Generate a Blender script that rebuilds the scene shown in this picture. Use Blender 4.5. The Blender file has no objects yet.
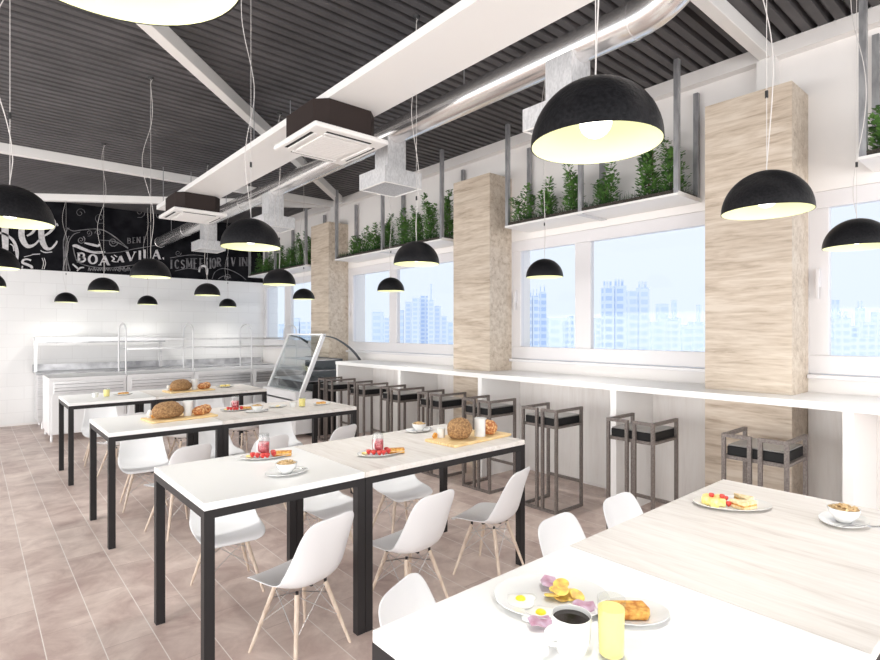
import bpy, bmesh, math, random
from mathutils import Vector, Matrix, noise
random.seed(7)
PI = math.pi
S = bpy.context.scene
COL = S.collection

# ------------------------------------------------------------------ camera
FOC, YAW, EYE = 543.0, math.atan(469/543.0), 1.41
cam_d = bpy.data.cameras.new('camera')
cam = bpy.data.objects.new('camera', cam_d); COL.objects.link(cam)
cam.location = (0, 0, EYE); cam.rotation_euler = (PI/2, 0, -YAW)
cam_d.sensor_fit = 'HORIZONTAL'; cam_d.sensor_width = 36.0; cam_d.lens = FOC/880*36
cam_d.shift_y = 0.5/880; cam_d.clip_start = 0.02; cam_d.clip_end = 2000
S.camera = cam

# ------------------------------------------------------------------ sky, exposure, large lights
w = bpy.data.worlds.new('sky'); S.world = w; w.use_nodes = True
wn = w.node_tree; wn.nodes.clear()
wo = wn.nodes.new('ShaderNodeOutputWorld'); wb = wn.nodes.new('ShaderNodeBackground')
wg = wn.nodes.new('ShaderNodeTexCoord'); ws = wn.nodes.new('ShaderNodeSeparateXYZ'); wr = wn.nodes.new('ShaderNodeValToRGB')
wn.links.new(wg.outputs['Generated'], ws.inputs[0]); wn.links.new(ws.outputs['Z'], wr.inputs[0])
wr.color_ramp.elements[0].position = 0.0; wr.color_ramp.elements[0].color = (0.80, 0.89, 1.0, 1)
wr.color_ramp.elements[1].position = 0.35; wr.color_ramp.elements[1].color = (0.88, 0.94, 1.0, 1)
wn.links.new(wr.outputs[0], wb.inputs[0]); wb.inputs[1].default_value = 0.57
wn.links.new(wb.outputs[0], wo.inputs[0])
S.view_settings.view_transform = 'Standard'; S.view_settings.look = 'None'
S.view_settings.exposure = 0.92; S.view_settings.gamma = 1.0; S.view_settings.use_curve_mapping = False

def area(name, loc, rot, sx, sy, power, color):
    d = bpy.data.lights.new(name, 'AREA'); d.shape = 'RECTANGLE'; d.size = sx; d.size_y = sy
    d.energy = power; d.color = color
    o = bpy.data.objects.new(name, d); COL.objects.link(o); o.location = loc; o.rotation_euler = rot
    return o
# added fill lights standing in for daylight at the open, unseen left and rear
area('fill_light_left', (-4.2, 4.0, 1.0), (0, -PI/2, 0), 1.7, 12.0, 255, (1.0, 0.97, 0.93))
area('fill_light_rear', (0.6, -3.6, 1.3), (PI/2, 0, 0), 8.0, 2.2, 150, (1.0, 0.97, 0.93))
LAMP_POWER = 14.0

# ------------------------------------------------------------------ helpers
def tag(o, label=None, cat=None, group=None, kind=None):
    if label: o['label'] = label
    if cat: o['category'] = cat
    if group: o['group'] = group
    if kind: o['kind'] = kind
    return o
def empty(name, loc=(0,0,0), rz=0.0, label=None, cat=None, group=None):
    o = bpy.data.objects.new(name, None); COL.objects.link(o)
    o.location = loc; o.rotation_euler = (0,0,rz); o.empty_display_size = 0.05
    return tag(o, label, cat, group)
def copy_tree(o, parent=None):
    c = o.copy(); COL.objects.link(c)
    if parent is not None:
        mpi = o.matrix_parent_inverse.copy(); c.parent = parent; c.matrix_parent_inverse = mpi
    for ch in list(o.children): copy_tree(ch, c)
    return c

def mat(name, color=(0.8,0.8,0.8), rough=0.5, metal=0.0, spec=0.5, **kw):
    m = bpy.data.materials.new(name); m.use_nodes = True
    b = m.node_tree.nodes['Principled BSDF']
    b.inputs['Base Color'].default_value = (*color, 1); b.inputs['Roughness'].default_value = rough
    b.inputs['Metallic'].default_value = metal; b.inputs['Specular IOR Level'].default_value = spec
    for k, v in kw.items(): b.inputs[k.replace('_',' ')].default_value = v
    return m
def nodes(m): return m.node_tree.nodes, m.node_tree.links, m.node_tree.nodes['Principled BSDF']
def noisy(m, c1, c2, scale=(1,1,1), nscale=5.0, detail=4, lo=0.35, hi=0.65, bump=0.0, distortion=0.0, rot=(0,0,0)):
    N, L, b = nodes(m)
    tc = N.new('ShaderNodeTexCoord'); mp = N.new('ShaderNodeMapping'); mp.inputs['Scale'].default_value = scale
    mp.inputs['Rotation'].default_value = rot
    nz = N.new('ShaderNodeTexNoise'); nz.inputs['Scale'].default_value = nscale; nz.inputs['Detail'].default_value = detail
    nz.inputs['Distortion'].default_value = distortion
    cr = N.new('ShaderNodeValToRGB'); cr.color_ramp.elements[0].position = lo; cr.color_ramp.elements[1].position = hi
    cr.color_ramp.elements[0].color = (*c1,1); cr.color_ramp.elements[1].color = (*c2,1)
    L.new(tc.outputs['Object'], mp.inputs[0]); L.new(mp.outputs[0], nz.inputs['Vector'])
    L.new(nz.outputs['Fac'], cr.inputs[0]); L.new(cr.outputs[0], b.inputs['Base Color'])
    if bump:
        bp = N.new('ShaderNodeBump'); bp.inputs['Strength'].default_value = bump; bp.inputs['Distance'].default_value = 0.01
        L.new(nz.outputs['Fac'], bp.inputs['Height']); L.new(bp.outputs[0], b.inputs['Normal'])
    return m

class MB:
    """collects shapes into one mesh"""
    def __init__(s): s.v = []; s.f = []; s.mi = []; s.cur = 0
    def add(s, vs, fs):
        k = len(s.v); s.v += [tuple(v) for v in vs]; s.f += [tuple(i+k for i in f) for f in fs]; s.mi += [s.cur]*len(fs)
        return s
    def box(s, x0,x1,y0,y1,z0,z1):
        vs = [(x,y,z) for z in (z0,z1) for y in (y0,y1) for x in (x0,x1)]
        return s.add(vs, [(0,2,3,1),(4,5,7,6),(0,1,5,4),(2,6,7,3),(0,4,6,2),(1,3,7,5)])
    def prism(s, poly, z0, z1, axis='z'):
        n = len(poly)
        def P(a,b,c): return (a,b,c) if axis=='z' else ((a,c,b) if axis=='y' else (c,a,b))
        vs = [P(p[0],p[1],z0) for p in poly]+[P(p[0],p[1],z1) for p in poly]
        fs = [tuple(range(n))[::-1], tuple(range(n,2*n))]+[(i,(i+1)%n,n+(i+1)%n,n+i) for i in range(n)]
        return s.add(vs, fs)
    def tube(s, pts, r, n=8, caps=True):
        pts = [Vector(p) for p in pts]; rs = r if isinstance(r,(list,tuple)) else [r]*len(pts)
        vs=[]; fs=[]; ref=None
        for i,p in enumerate(pts):
            t = (pts[min(i+1,len(pts)-1)]-pts[max(i-1,0)]).normalized()
            if ref is None:
                ref = Vector((0,0,1)) if abs(t.z)<0.9 else Vector((1,0,0))
            a = (ref - t*ref.dot(t)).normalized(); b = t.cross(a); ref = a
            for j in range(n):
                th = 2*PI*j/n; vs.append(p+(a*math.cos(th)+b*math.sin(th))*rs[i])
        for i in range(len(pts)-1):
            for j in range(n):
                fs.append((i*n+j,i*n+(j+1)%n,(i+1)*n+(j+1)%n,(i+1)*n+j))
        if caps:
            fs.append(tuple(range(n))[::-1]); fs.append(tuple(range((len(pts)-1)*n,len(pts)*n)))
        return s.add(vs, fs)
    def lathe(s, prof, n=32, c=(0,0,0), close=False, sx=1.0, sy=1.0):
        vs=[]; fs=[]; m=len(prof)
        for (r,z) in prof:
            for j in range(n):
                th=2*PI*j/n; vs.append((c[0]+sx*r*math.cos(th), c[1]+sy*r*math.sin(th), c[2]+z))
        rng = m if close else m-1
        for i in range(rng):
            for j in range(n):
                a=i*n+j; b=i*n+(j+1)%n; i2=(i+1)%m
                fs.append((a,b,i2*n+(j+1)%n,i2*n+j))
        if not close:
            if prof[0][0]>1e-6: fs.append(tuple(range(n))[::-1])
            if prof[-1][0]>1e-6: fs.append(tuple(range((m-1)*n,m*n)))
        return s.add(vs, fs)
    def blob(s, c, rx, ry, rz, amp=0.1, freq=3.0, nu=20, nv=12, seed=0, flat=0.0, rot=0.0):
        vs=[]; fs=[]; off=Vector((seed*3.1,seed*1.7,seed*2.3)); cr,sr=math.cos(rot),math.sin(rot)
        for i in range(nv+1):
            ph=PI*i/nv
            for j in range(nu):
                th=2*PI*j/nu
                d=Vector((math.sin(ph)*math.cos(th),math.sin(ph)*math.sin(th),math.cos(ph)))
                k=1+amp*noise.noise(d*freq+off)
                x=d.x*rx*k; y=d.y*ry*k; z=d.z*rz*k
                if flat and z<-rz*flat: z=-rz*flat
                vs.append((c[0]+x*cr-y*sr,c[1]+x*sr+y*cr,c[2]+z))
        for i in range(nv):
            for j in range(nu): fs.append((i*nu+j,(i+1)*nu+j,(i+1)*nu+(j+1)%nu,i*nu+(j+1)%nu))
        return s.add(vs,fs)
    def build(s, name, material, parent=None, smooth=False, bevel=0.0, bseg=2, kind=None, angle=0.7, weld=False):
        me = bpy.data.meshes.new(name); me.from_pydata(s.v,[],s.f)
        ms = material if isinstance(material,(list,tuple)) else [material]
        for m in ms: me.materials.append(m)
        if len(ms)>1: me.polygons.foreach_set('material_index', s.mi)
        bm = bmesh.new(); bm.from_mesh(me)
        if weld: bmesh.ops.remove_doubles(bm, verts=bm.verts, dist=1e-5)
        bmesh.ops.recalc_face_normals(bm, faces=bm.faces); bm.to_mesh(me); bm.free()
        if smooth:
            me.polygons.foreach_set('use_smooth',[True]*len(me.polygons))
            me.set_sharp_from_angle(angle=angle)
        me.update()
        o = bpy.data.objects.new(name, me); COL.objects.link(o)
        if parent is not None: o.parent = parent
        if bevel:
            b = o.modifiers.new('bevel','BEVEL'); b.width = bevel; b.segments = bseg; b.limit_method='ANGLE'
        if kind: o['kind'] = kind
        return o

# ------------------------------------------------------------------ materials
M = {}
M['white_paint'] = mat('white_paint', (0.84,0.81,0.79), 0.6)
M['upper_wall'] = M['white_paint']
M['trim'] = mat('white_trim', (0.83,0.80,0.78), 0.45)
M['window_frame'] = mat('white_window_frame', (0.74,0.72,0.73), 0.3)
M['steel_white'] = mat('white_steel', (0.80,0.78,0.76), 0.4)
M['deck'] = noisy(mat('dark_steel_deck', (0.07,0.07,0.07), 0.55), (0.058,0.054,0.056), (0.085,0.079,0.082), nscale=3)
M['black_metal'] = mat('black_powder_coat', (0.022,0.02,0.021), 0.45, 0, 0.25)
M['table_white'] = mat('white_laminate', (0.90,0.895,0.885), 0.28)
M['counter_white'] = mat('white_counter_board', (0.90,0.89,0.88), 0.35)
M['chair_plastic'] = mat('white_plastic', (0.84,0.845,0.86), 0.3)
M['leg_wood'] = noisy(mat('pale_beech', (0.6,0.5,0.4), 0.5), (0.55,0.43,0.34), (0.70,0.59,0.49), scale=(1,1,0.15), nscale=60)
M['wire'] = mat('steel_wire', (0.62,0.6,0.6), 0.35, 0.6)
M['stool_metal'] = noisy(mat('brown_grey_metal', (0.16,0.14,0.13), 0.45, 0.3), (0.14,0.118,0.108), (0.22,0.19,0.175), nscale=90, lo=0.4, hi=0.62)
M['stool_black'] = mat('black_cushion', (0.012,0.012,0.013), 0.5, 0, 0.2)
M['stool_top'] = mat('grey_leatherette', (0.27,0.26,0.25), 0.3)
M['galv'] = noisy(mat('galvanised_steel', (0.7,0.7,0.7), 0.5, 0.6), (0.60,0.60,0.61), (0.74,0.74,0.75), scale=(1,1,.5), nscale=90)
M['chrome'] = mat('polished_duct_steel', (0.78,0.76,0.75), 0.22, 0.9)
M['post_grey'] = noisy(mat('grey_steel_post', (0.35,0.35,0.36), 0.4, 0.4), (0.27,0.27,0.28), (0.40,0.40,0.41), scale=(1,1,.3), nscale=30)
M['ac_brown'] = mat('dark_brown_casing', (0.03,0.021,0.019), 0.6, 0, 0.2)
M['ac_white'] = mat('white_air_panel', (0.84,0.82,0.80), 0.4)
M['slot'] = mat('black_slot', (0.01,0.01,0.01), 0.7)
M['shade_black'] = noisy(mat('black_hammered_shade', (0.012,0.012,0.014), 0.4, 0, 0.22), (0.006,0.006,0.007), (0.014,0.014,0.016), nscale=120, bump=0.15)
M['shade_cream'] = mat('cream_shade_lining', (0.88,0.9,0.56), 0.6)
M['bulb'] = mat('lit_globe_bulb', (1,1,1), 0.4, Emission_Color=(1,0.97,0.88,1), Emission_Strength=3.0)
M['cord'] = mat('pale_cord', (0.62,0.59,0.57), 0.6)
M['connector'] = mat('black_connector', (0.02,0.02,0.02), 0.5)
M['soil'] = noisy(mat('dark_soil', (0.03,0.025,0.02), 0.9), (0.02,0.018,0.014), (0.06,0.05,0.04), nscale=80)
M['leaf'] = noisy(mat('green_leaf', (0.08,0.2,0.05), 0.5), (0.035,0.10,0.022), (0.13,0.27,0.06), nscale=14)
M['grass'] = noisy(mat('dark_grass', (0.03,0.09,0.03), 0.6), (0.015,0.055,0.018), (0.05,0.14,0.04), nscale=20)
M['stem'] = mat('brown_stem', (0.10,0.07,0.04), 0.8)
M['ceramic'] = mat('white_porcelain', (0.78,0.78,0.77), 0.15)
M['glass'] = mat('clear_glass', (1,1,1), 0.02, Transmission_Weight=1.0, IOR=1.35)
M['board'] = noisy(mat('pale_bamboo_board', (0.7,0.5,0.25), 0.5), (0.74,0.50,0.22), (0.90,0.70,0.38), scale=(1,12,1), nscale=10)
M['loaf'] = noisy(mat('seeded_brown_crust', (0.35,0.2,0.1), 0.8), (0.20,0.10,0.04), (0.46,0.27,0.12), nscale=85, detail=3, bump=0.6)
M['roll'] = noisy(mat('golden_seeded_roll', (0.55,0.2,0.07), 0.6), (0.42,0.13,0.035), (0.82,0.50,0.22), nscale=70, detail=2, lo=.45, hi=.62, bump=0.4)
M['toast'] = noisy(mat('golden_toast', (0.7,0.4,0.12), 0.7), (0.50,0.17,0.02), (0.86,0.50,0.12), nscale=60, bump=0.4)
M['toast_cut'] = noisy(mat('pale_crumb', (0.85,0.7,0.45), 0.8), (0.78,0.55,0.28), (0.92,0.80,0.52), nscale=90)
M['pineapple'] = noisy(mat('yellow_fruit', (0.9,0.75,0.25), 0.5), (0.88,0.68,0.18), (0.95,0.86,0.45), nscale=60)
M['strawberry'] = noisy(mat('red_fruit', (0.7,0.06,0.05), 0.35), (0.50,0.015,0.02), (0.80,0.12,0.08), nscale=60)
M['jam'] = noisy(mat('red_fruit_drink', (0.6,0.05,0.08), 0.3), (0.34,0.012,0.03), (0.66,0.13,0.15), nscale=45)
M['egg_white'] = mat('egg_white', (0.93,0.92,0.88), 0.3)
M['yolk'] = mat('yellow_yolk', (0.92,0.74,0.03), 0.3)
M['ham'] = noisy(mat('pink_ham', (0.6,0.4,0.5), 0.5), (0.46,0.22,0.30), (0.62,0.47,0.60), nscale=40)
M['potato'] = noisy(mat('fried_potato_slice', (0.8,0.6,0.15), 0.5), (0.60,0.34,0.10), (0.86,0.68,0.14), nscale=50)
M['coffee'] = mat('black_coffee', (0.02,0.013,0.01), 0.08)
M['juice'] = mat('yellow_orange_juice', (0.98,0.85,0.30), 0.35)
M['cereal'] = noisy(mat('toasted_cereal', (0.6,0.42,0.2), 0.8), (0.42,0.25,0.10), (0.80,0.62,0.36), nscale=60)
M['paper'] = mat('white_napkin', (0.88,0.88,0.88), 0.8)
M['cutlery'] = mat('bright_cutlery_steel', (0.75,0.75,0.76), 0.25, 1.0)
M['stainless'] = noisy(mat('brushed_stainless', (0.75,0.75,0.76), 0.3, 0.8), (0.68,0.68,0.69), (0.84,0.84,0.85), scale=(1,1,10), nscale=12)
M['stain_grey'] = noisy(mat('grey_worktop', (0.45,0.45,0.47), 0.3, 0.5), (0.30,0.30,0.32), (0.75,0.75,0.77), scale=(1,6,1), nscale=4)
M['appliance'] = mat('white_appliance', (0.84,0.84,0.85), 0.3)
M['line_grey'] = mat('grey_gap', (0.30,0.30,0.32), 0.6)
M['dark_glass_frame'] = mat('dark_grey_frame', (0.10,0.11,0.12), 0.4, 0.3)
M['clear'] = mat('thin_pane', (1,1,1), 0.02)
def thin_glass(name, tint=(0.96,0.98,1.0), refl=0.06):
    m = bpy.data.materials.new(name); m.use_nodes = True; N=m.node_tree.nodes; L=m.node_tree.links; N.clear()
    o=N.new('ShaderNodeOutputMaterial'); t=N.new('ShaderNodeBsdfTransparent'); g=N.new('ShaderNodeBsdfGlossy'); x=N.new('ShaderNodeMixShader')
    t.inputs[0].default_value=(*tint,1); g.inputs['Roughness'].default_value=0.03; x.inputs[0].default_value=refl
    L.new(t.outputs[0],x.inputs[1]); L.new(g.outputs[0],x.inputs[2]); L.new(x.outputs[0],o.inputs[0]); return m
M['pane'] = thin_glass('window_pane_glass', (0.985,0.99,1.0), 0.012)
M['case_glass'] = thin_glass('display_case_glass', (0.90,0.93,0.94), 0.14)
M['jar_glass'] = thin_glass('thin_jar_glass', (0.95,0.955,0.955), 0.04)
M['chalk'] = noisy(mat('white_chalk', (0.55,0.53,0.54), 0.9), (0.55,0.53,0.54), (0.72,0.70,0.71), nscale=30)
M['chalk_faint'] = noisy(mat('faint_chalk', (0.2,0.2,0.2), 0.9), (0.10,0.10,0.105), (0.26,0.25,0.26), nscale=14)
M['blackboard'] = noisy(mat('chalkboard_black', (0.012,0.012,0.014), 0.8, 0, 0.1), (0.004,0.004,0.006), (0.015,0.015,0.018), nscale=5, detail=8)

def wood(name, axis, c1, c2, c3, sc=1.0):
    m = mat(name, c1, 0.5); N,L,b = nodes(m)
    tc=N.new('ShaderNodeTexCoord'); mp=N.new('ShaderNodeMapping')
    s=[9,9,9]; s[axis]=0.9; mp.inputs['Scale'].default_value=[k*sc for k in s]
    n1=N.new('ShaderNodeTexNoise'); n1.inputs['Scale'].default_value=1.6; n1.inputs['Detail'].default_value=8; n1.inputs['Distortion'].default_value=0.6; n1.inputs['Roughness'].default_value=0.62
    n2=N.new('ShaderNodeTexNoise'); n2.inputs['Scale'].default_value=7; n2.inputs['Detail'].default_value=4
    ad=N.new('ShaderNodeMath'); ad.operation='MULTIPLY_ADD'; ad.inputs[1].default_value=0.35
    cr=N.new('ShaderNodeValToRGB'); e=cr.color_ramp.elements
    e[0].position=0.42; e[0].color=(*c1,1); e[1].position=0.82; e[1].color=(*c3,1)
    k=e.new(0.62); k.color=(*c2,1)
    L.new(tc.outputs['Object'],mp.inputs[0]); L.new(mp.outputs[0],n1.inputs['Vector']); L.new(mp.outputs[0],n2.inputs['Vector'])
    L.new(n2.outputs['Fac'],ad.inputs[0]); L.new(n1.outputs['Fac'],ad.inputs[2]); L.new(ad.outputs[0],cr.inputs[0]); L.new(cr.outputs[0],b.inputs['Base Color'])
    return m
M['oak'] = wood('light_oak_panel', 1, (0.34,0.265,0.20), (0.55,0.455,0.36), (0.67,0.585,0.49), 1.5)
M['oak_table'] = wood('whitewashed_oak', 1, (0.62,0.565,0.52), (0.75,0.705,0.665), (0.81,0.775,0.74), 1.5)

M['brightening_board'] = wood('brightening_pale_board', 2, (0.80,0.765,0.74), (0.87,0.84,0.815), (0.90,0.88,0.86))
# floor tiles: long axis along y, 0.2 wide
def floor_mat():
    m = mat('pinkish_stone_plank_tiles', (0.5,0.4,0.36), 0.42); N,L,b=nodes(m)
    tc=N.new('ShaderNodeTexCoord'); sp=N.new('ShaderNodeSeparateXYZ'); L.new(tc.outputs['Object'],sp.inputs[0])
    cb=N.new('ShaderNodeCombineXYZ'); L.new(sp.outputs['Y'],cb.inputs['X'])
    sub=N.new('ShaderNodeMath'); sub.operation='SUBTRACT'; sub.inputs[1].default_value=0.046; L.new(sp.outputs['X'],sub.inputs[0]); L.new(sub.outputs[0],cb.inputs['Y'])
    br=N.new('ShaderNodeTexBrick'); br.offset=0.5; br.inputs['Scale'].default_value=1.0
    br.inputs['Brick Width'].default_value=0.62; br.inputs['Row Height'].default_value=0.2; br.inputs['Mortar Size'].default_value=0.0016; br.inputs['Mortar Smooth'].default_value=0.1
    br.inputs['Color1'].default_value=(0.0,0,0,1); br.inputs['Color2'].default_value=(1,1,1,1); br.inputs['Mortar'].default_value=(0.5,0.5,0.5,1)
    L.new(cb.outputs[0],br.inputs['Vector'])
    n1=N.new('ShaderNodeTexNoise'); n1.inputs['Scale'].default_value=4.2; n1.inputs['Detail'].default_value=10; n1.inputs['Roughness'].default_value=0.66; n1.inputs['Distortion'].default_value=0.5
    L.new(tc.outputs['Object'],n1.inputs['Vector'])
    cr=N.new('ShaderNodeValToRGB'); e=cr.color_ramp.elements; e[0].position=0.3; e[0].color=(0.44,0.32,0.29,1); e[1].position=0.72; e[1].color=(0.78,0.66,0.595,1)
    mx0=N.new('ShaderNodeMath'); mx0.operation='MULTIPLY_ADD'; mx0.inputs[1].default_value=0.16; 
    L.new(br.outputs['Color'],mx0.inputs[0]); 
    sb=N.new('ShaderNodeMath'); sb.operation='SUBTRACT'; sb.inputs[1].default_value=0.08; L.new(n1.outputs['Fac'],sb.inputs[0]); L.new(sb.outputs[0],mx0.inputs[2])
    L.new(mx0.outputs[0],cr.inputs[0])
    # pale grout only along the long joints
    fr=N.new('ShaderNodeMath'); fr.operation='PINGPONG'; fr.inputs[1].default_value=0.1; L.new(sub.outputs[0],fr.inputs[0])
    lt=N.new('ShaderNodeMath'); lt.operation='LESS_THAN'; lt.inputs[1].default_value=0.0021; L.new(fr.outputs[0],lt.inputs[0])
    mx=N.new('ShaderNodeMix'); mx.data_type='RGBA'; L.new(br.outputs['Fac'],mx.inputs['Factor']); L.new(cr.outputs[0],mx.inputs['A']); mx.inputs['B'].default_value=(0.40,0.30,0.265,1)
    mx2=N.new('ShaderNodeMix'); mx2.data_type='RGBA'; L.new(lt.outputs[0],mx2.inputs['Factor']); L.new(mx.outputs['Result'],mx2.inputs['A']); mx2.inputs['B'].default_value=(0.80,0.75,0.71,1)
    L.new(mx2.outputs['Result'],b.inputs['Base Color'])
    return m
def tile_mat():
    m = mat('white_wall_tiles', (0.85,0.85,0.85), 0.25); N,L,b=nodes(m)
    tc=N.new('ShaderNodeTexCoord'); sp=N.new('ShaderNodeSeparateXYZ'); L.new(tc.outputs['Object'],sp.inputs[0])
    cb=N.new('ShaderNodeCombineXYZ'); L.new(sp.outputs['X'],cb.inputs['X']); L.new(sp.outputs['Z'],cb.inputs['Y'])
    br=N.new('ShaderNodeTexBrick'); br.offset=0.5; br.inputs['Scale'].default_value=1.0
    br.inputs['Brick Width'].default_value=0.4; br.inputs['Row Height'].default_value=0.194; br.inputs['Mortar Size'].default_value=0.0022
    br.inputs['Color1'].default_value=(0.84,0.835,0.83,1); br.inputs['Color2'].default_value=(0.87,0.865,0.86,1); br.inputs['Mortar'].default_value=(0.74,0.73,0.725,1)
    L.new(cb.outputs[0],br.inputs['Vector']); L.new(br.outputs['Color'],b.inputs['Base Color']); return m

# ------------------------------------------------------------------ room shell
XW, YB, ZC = 4.28, 10.2, 3.4
XL, YF = -4.0, -3.4
m = MB(); m.box(XL,XW+0.3,YF,YB+0.2,-0.2,0); m.build('floor', floor_mat(), kind='structure')
# corrugated steel deck ceiling, ribs running across the hall
m = MB(); prof=[]; per=0.092; y=YF
while y < YB:
    prof += [(y,ZC),(y+0.052,ZC),(y+0.062,ZC+0.045),(y+0.082,ZC+0.045)]; y += per
vs=[(XL,p[0],p[1]) for p in prof]+[(XW+0.3,p[0],p[1]) for p in prof]; n=len(prof)
m.add(vs,[(i,i+1,n+i+1,n+i) for i in range(n-1)])
m.box(XL,XW+0.3,YF,YB+0.2,ZC+0.07,ZC+0.16)
m.build('ceiling', M['deck'], kind='structure')
# back wall: tiles below, chalkboard strip above
m = MB(); m.box(XL,XW+0.3,YB,YB+0.2,0,2.33); m.build('wall_back', tile_mat(), kind='structure')
m = MB(); m.box(XL,XW+0.3,YB+0.02,YB+0.2,2.33,ZC+0.07); m.build('wall_back_upper', M['blackboard'], kind='structure')
m = MB(); m.box(XL,XW,YB-0.012,YB+0.02,0,0.03); m.build('baseboard_back', M['trim'], kind='structure')
# window wall
cols = [(1.15,1.69),(3.81,4.35),(7.06,7.60)]
wins = [(-1.4,1.15),(1.69,3.81),(4.35,7.06),(7.60,YB)]
ZS, ZT = 1.09, 2.336
m = MB(); m.box(XW,XW+0.3,YF,YB,0,ZS); m.box(XW,XW+0.3,YF,YB,ZT,ZC+0.07)
for a,b in cols: m.box(XW,XW+0.3,a,b,ZS,ZT)
m.box(XW,XW+0.3,YF,-1.4,ZS,ZT)
m.build('wall_right', M['upper_wall'], kind='structure')
m = MB(); m.box(XW-0.08,XW,YF,YB,3.30,ZC); m.build('trim_1', M['trim'], kind='structure')
mull = {0:[(0.0,0.16)],1:[(2.86,3.03)],2:[(5.85,6.02)],3:[(9.02,9.27)]}
for i,(a,b) in enumerate(wins):
    m = MB(); X0,X1 = XW+0.01, XW+0.07; fw=0.115
    b2 = b-0.10 if i==3 else b
    m.box(X0,X1,a,b,ZS+0.03,1.245); m.box(X0,X1,a,b,2.226,ZT)
    m.box(X0,X1,a,a+fw,1.245,2.226); m.box(X0,X1,b-fw-(0.02 if i==3 else 0),b,1.245,2.226)
    for (p,q) in mull[i]: m.box(X0,X1,p,q,1.245,2.226)
    # inner sash edges
    f = m.build('window_%d'%(i+1), M['window_frame'], kind='structure', bevel=0.006)
    edges=[a+fw]+[k for pq in mull[i] for k in pq]+[b-fw]
    g = MB()
    for k in range(0,len(edges),2): g.box(XW+0.035,XW+0.041,edges[k],edges[k+1],1.245,2.226)
    g.build('pane', M['pane'], f)
    h = MB(); h.box(X0-0.03,X0,b-fw*0.6,b-fw*0.4,1.7,1.82); h.box(X0-0.035,X0-0.02,b-fw*0.58,b-fw*0.42,1.62,1.76)
    h.build('handle', M['window_frame'], f, bevel=0.003)
    sl = MB(); sl.box(XW-0.05,XW+0.02,a+0.005,b-0.005,ZS,ZS+0.028); sl.build('window_sill', M['window_frame'], f, bevel=0.004)
# piers clad in oak, standing proud of the wall
for i,(a,b) in enumerate(cols):
    m = MB(); m.box(3.95,XW,a,b,0,3.0); o = m.build('trim_%d'%(i+2), M['oak'], kind='structure')
# steel stub posts above the piers
for i,yc in enumerate((1.38,7.36)):
    m = MB(); m.box(XW-0.10,XW,yc-0.055,yc+0.055,3.0,3.30); m.build('trim_%d'%(i+5), M['steel_white'], kind='structure')
# roof beams
def beam(x0,y0,x1,y1,wid,z0,z1,label,grp=None):
    d=Vector((x1-x0,y1-y0,0)); nrm=Vector((-d.y,d.x,0)).normalized()*wid/2
    m=MB(); P=[(x0-nrm.x,y0-nrm.y),(x1-nrm.x,y1-nrm.y),(x1+nrm.x,y1+nrm.y),(x0+nrm.x,y0+nrm.y)]
    m.prism(P,z0,z1); o=m.build('roof_beam', M['steel_white'], bevel=0.004); tag(o,label,'beam',grp)
beam(XL,1.383,XW-0.08,1.383,0.075,3.30,ZC,'white steel roof beam crossing the ceiling at upper right, above the nearest oak pier')
beam(-1.5,1.43,XW-0.15,XW-0.15+2.93,0.085,3.30,ZC,'long white diagonal roof brace passing above the near air conditioner')
beam(XL,7.42,XW-0.08,7.42,0.08,3.30,ZC,'white roof beam crossing the ceiling before the chalkboard wall, over the tray')
beam(XW-0.15,7.5,0.28,10.13,0.085,3.30,ZC,'farthest white roof brace slanting to the chalkboard wall')

# ------------------------------------------------------------------ chalk mural
def at_mural(u,v):
    a=(u-440)/FOC; fx,fy=math.sin(YAW),math.cos(YAW); rx,ry=math.cos(YAW),-math.sin(YAW)
    t=(YB+0.02)/(fy+ry*a); return (t*(fx+rx*a), EYE-t*(v-330.5)/FOC)
def smooth(pts, k=6):
    out=[]; P=[pts[0]]+list(pts)+[pts[-1]]
    for i in range(1,len(P)-2):
        for j in range(k):
            t=j/k; o=[]
            for c in range(len(pts[0])):
                a,b,cc,d=P[i-1][c],P[i][c],P[i+1][c],P[i+2][c]
                o.append(0.5*((2*b)+(-a+cc)*t+(2*a-5*b+4*cc-d)*t*t+(-a+3*b-3*cc+d)*t**3))
            out.append(tuple(o))
    out.append(tuple(pts[-1])); return out
def ribbon(mb, pts, sm=True):     # pts: (x, z, width)
    if sm and len(pts)>2: pts=smooth(pts)
    y0,y1=YB+0.006,YB+0.02; vs=[]; n=len(pts)
    for i,(x,z,wd) in enumerate(pts):
        a=pts[max(i-1,0)]; b=pts[min(i+1,n-1)]; dx,dz=b[0]-a[0],b[1]-a[1]; l=math.hypot(dx,dz) or 1
        nx,nz=-dz/l*wd/2,dx/l*wd/2
        vs += [(x+nx,y0,z+nz),(x-nx,y0,z-nz),(x+nx,y1,z+nz),(x-nx,y1,z-nz)]
    fs=[]
    for i in range(n-1):
        k=4*i; fs += [(k,k+4,k+5,k+1),(k+2,k+3,k+7,k+6),(k,k+2,k+6,k+4),(k+1,k+5,k+7,k+3)]
    fs += [(0,1,3,2),(4*n-4,4*n-2,4*n-1,4*n-3)]
    mb.add(vs,fs)
def px(pts, wscale=1.0):          # mural points given in the frame of the drawing
    return [(*at_mural(p[0],p[1]), p[2]*0.0148*wscale) for p in pts]
mural = empty('chalk_mural',(0,0,0),0,'black chalkboard mural of white coffee lettering and flourishes above the tiled back wall','mural')
mural.location=(2,YB+0.02,2.8)
def mural_part(mb,name,material):
    o=mb.build(name,material,mural); o.location=(-2,-(YB+0.02),-2.8); return o
m=MB()   # script word ending in "ffee"
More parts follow.
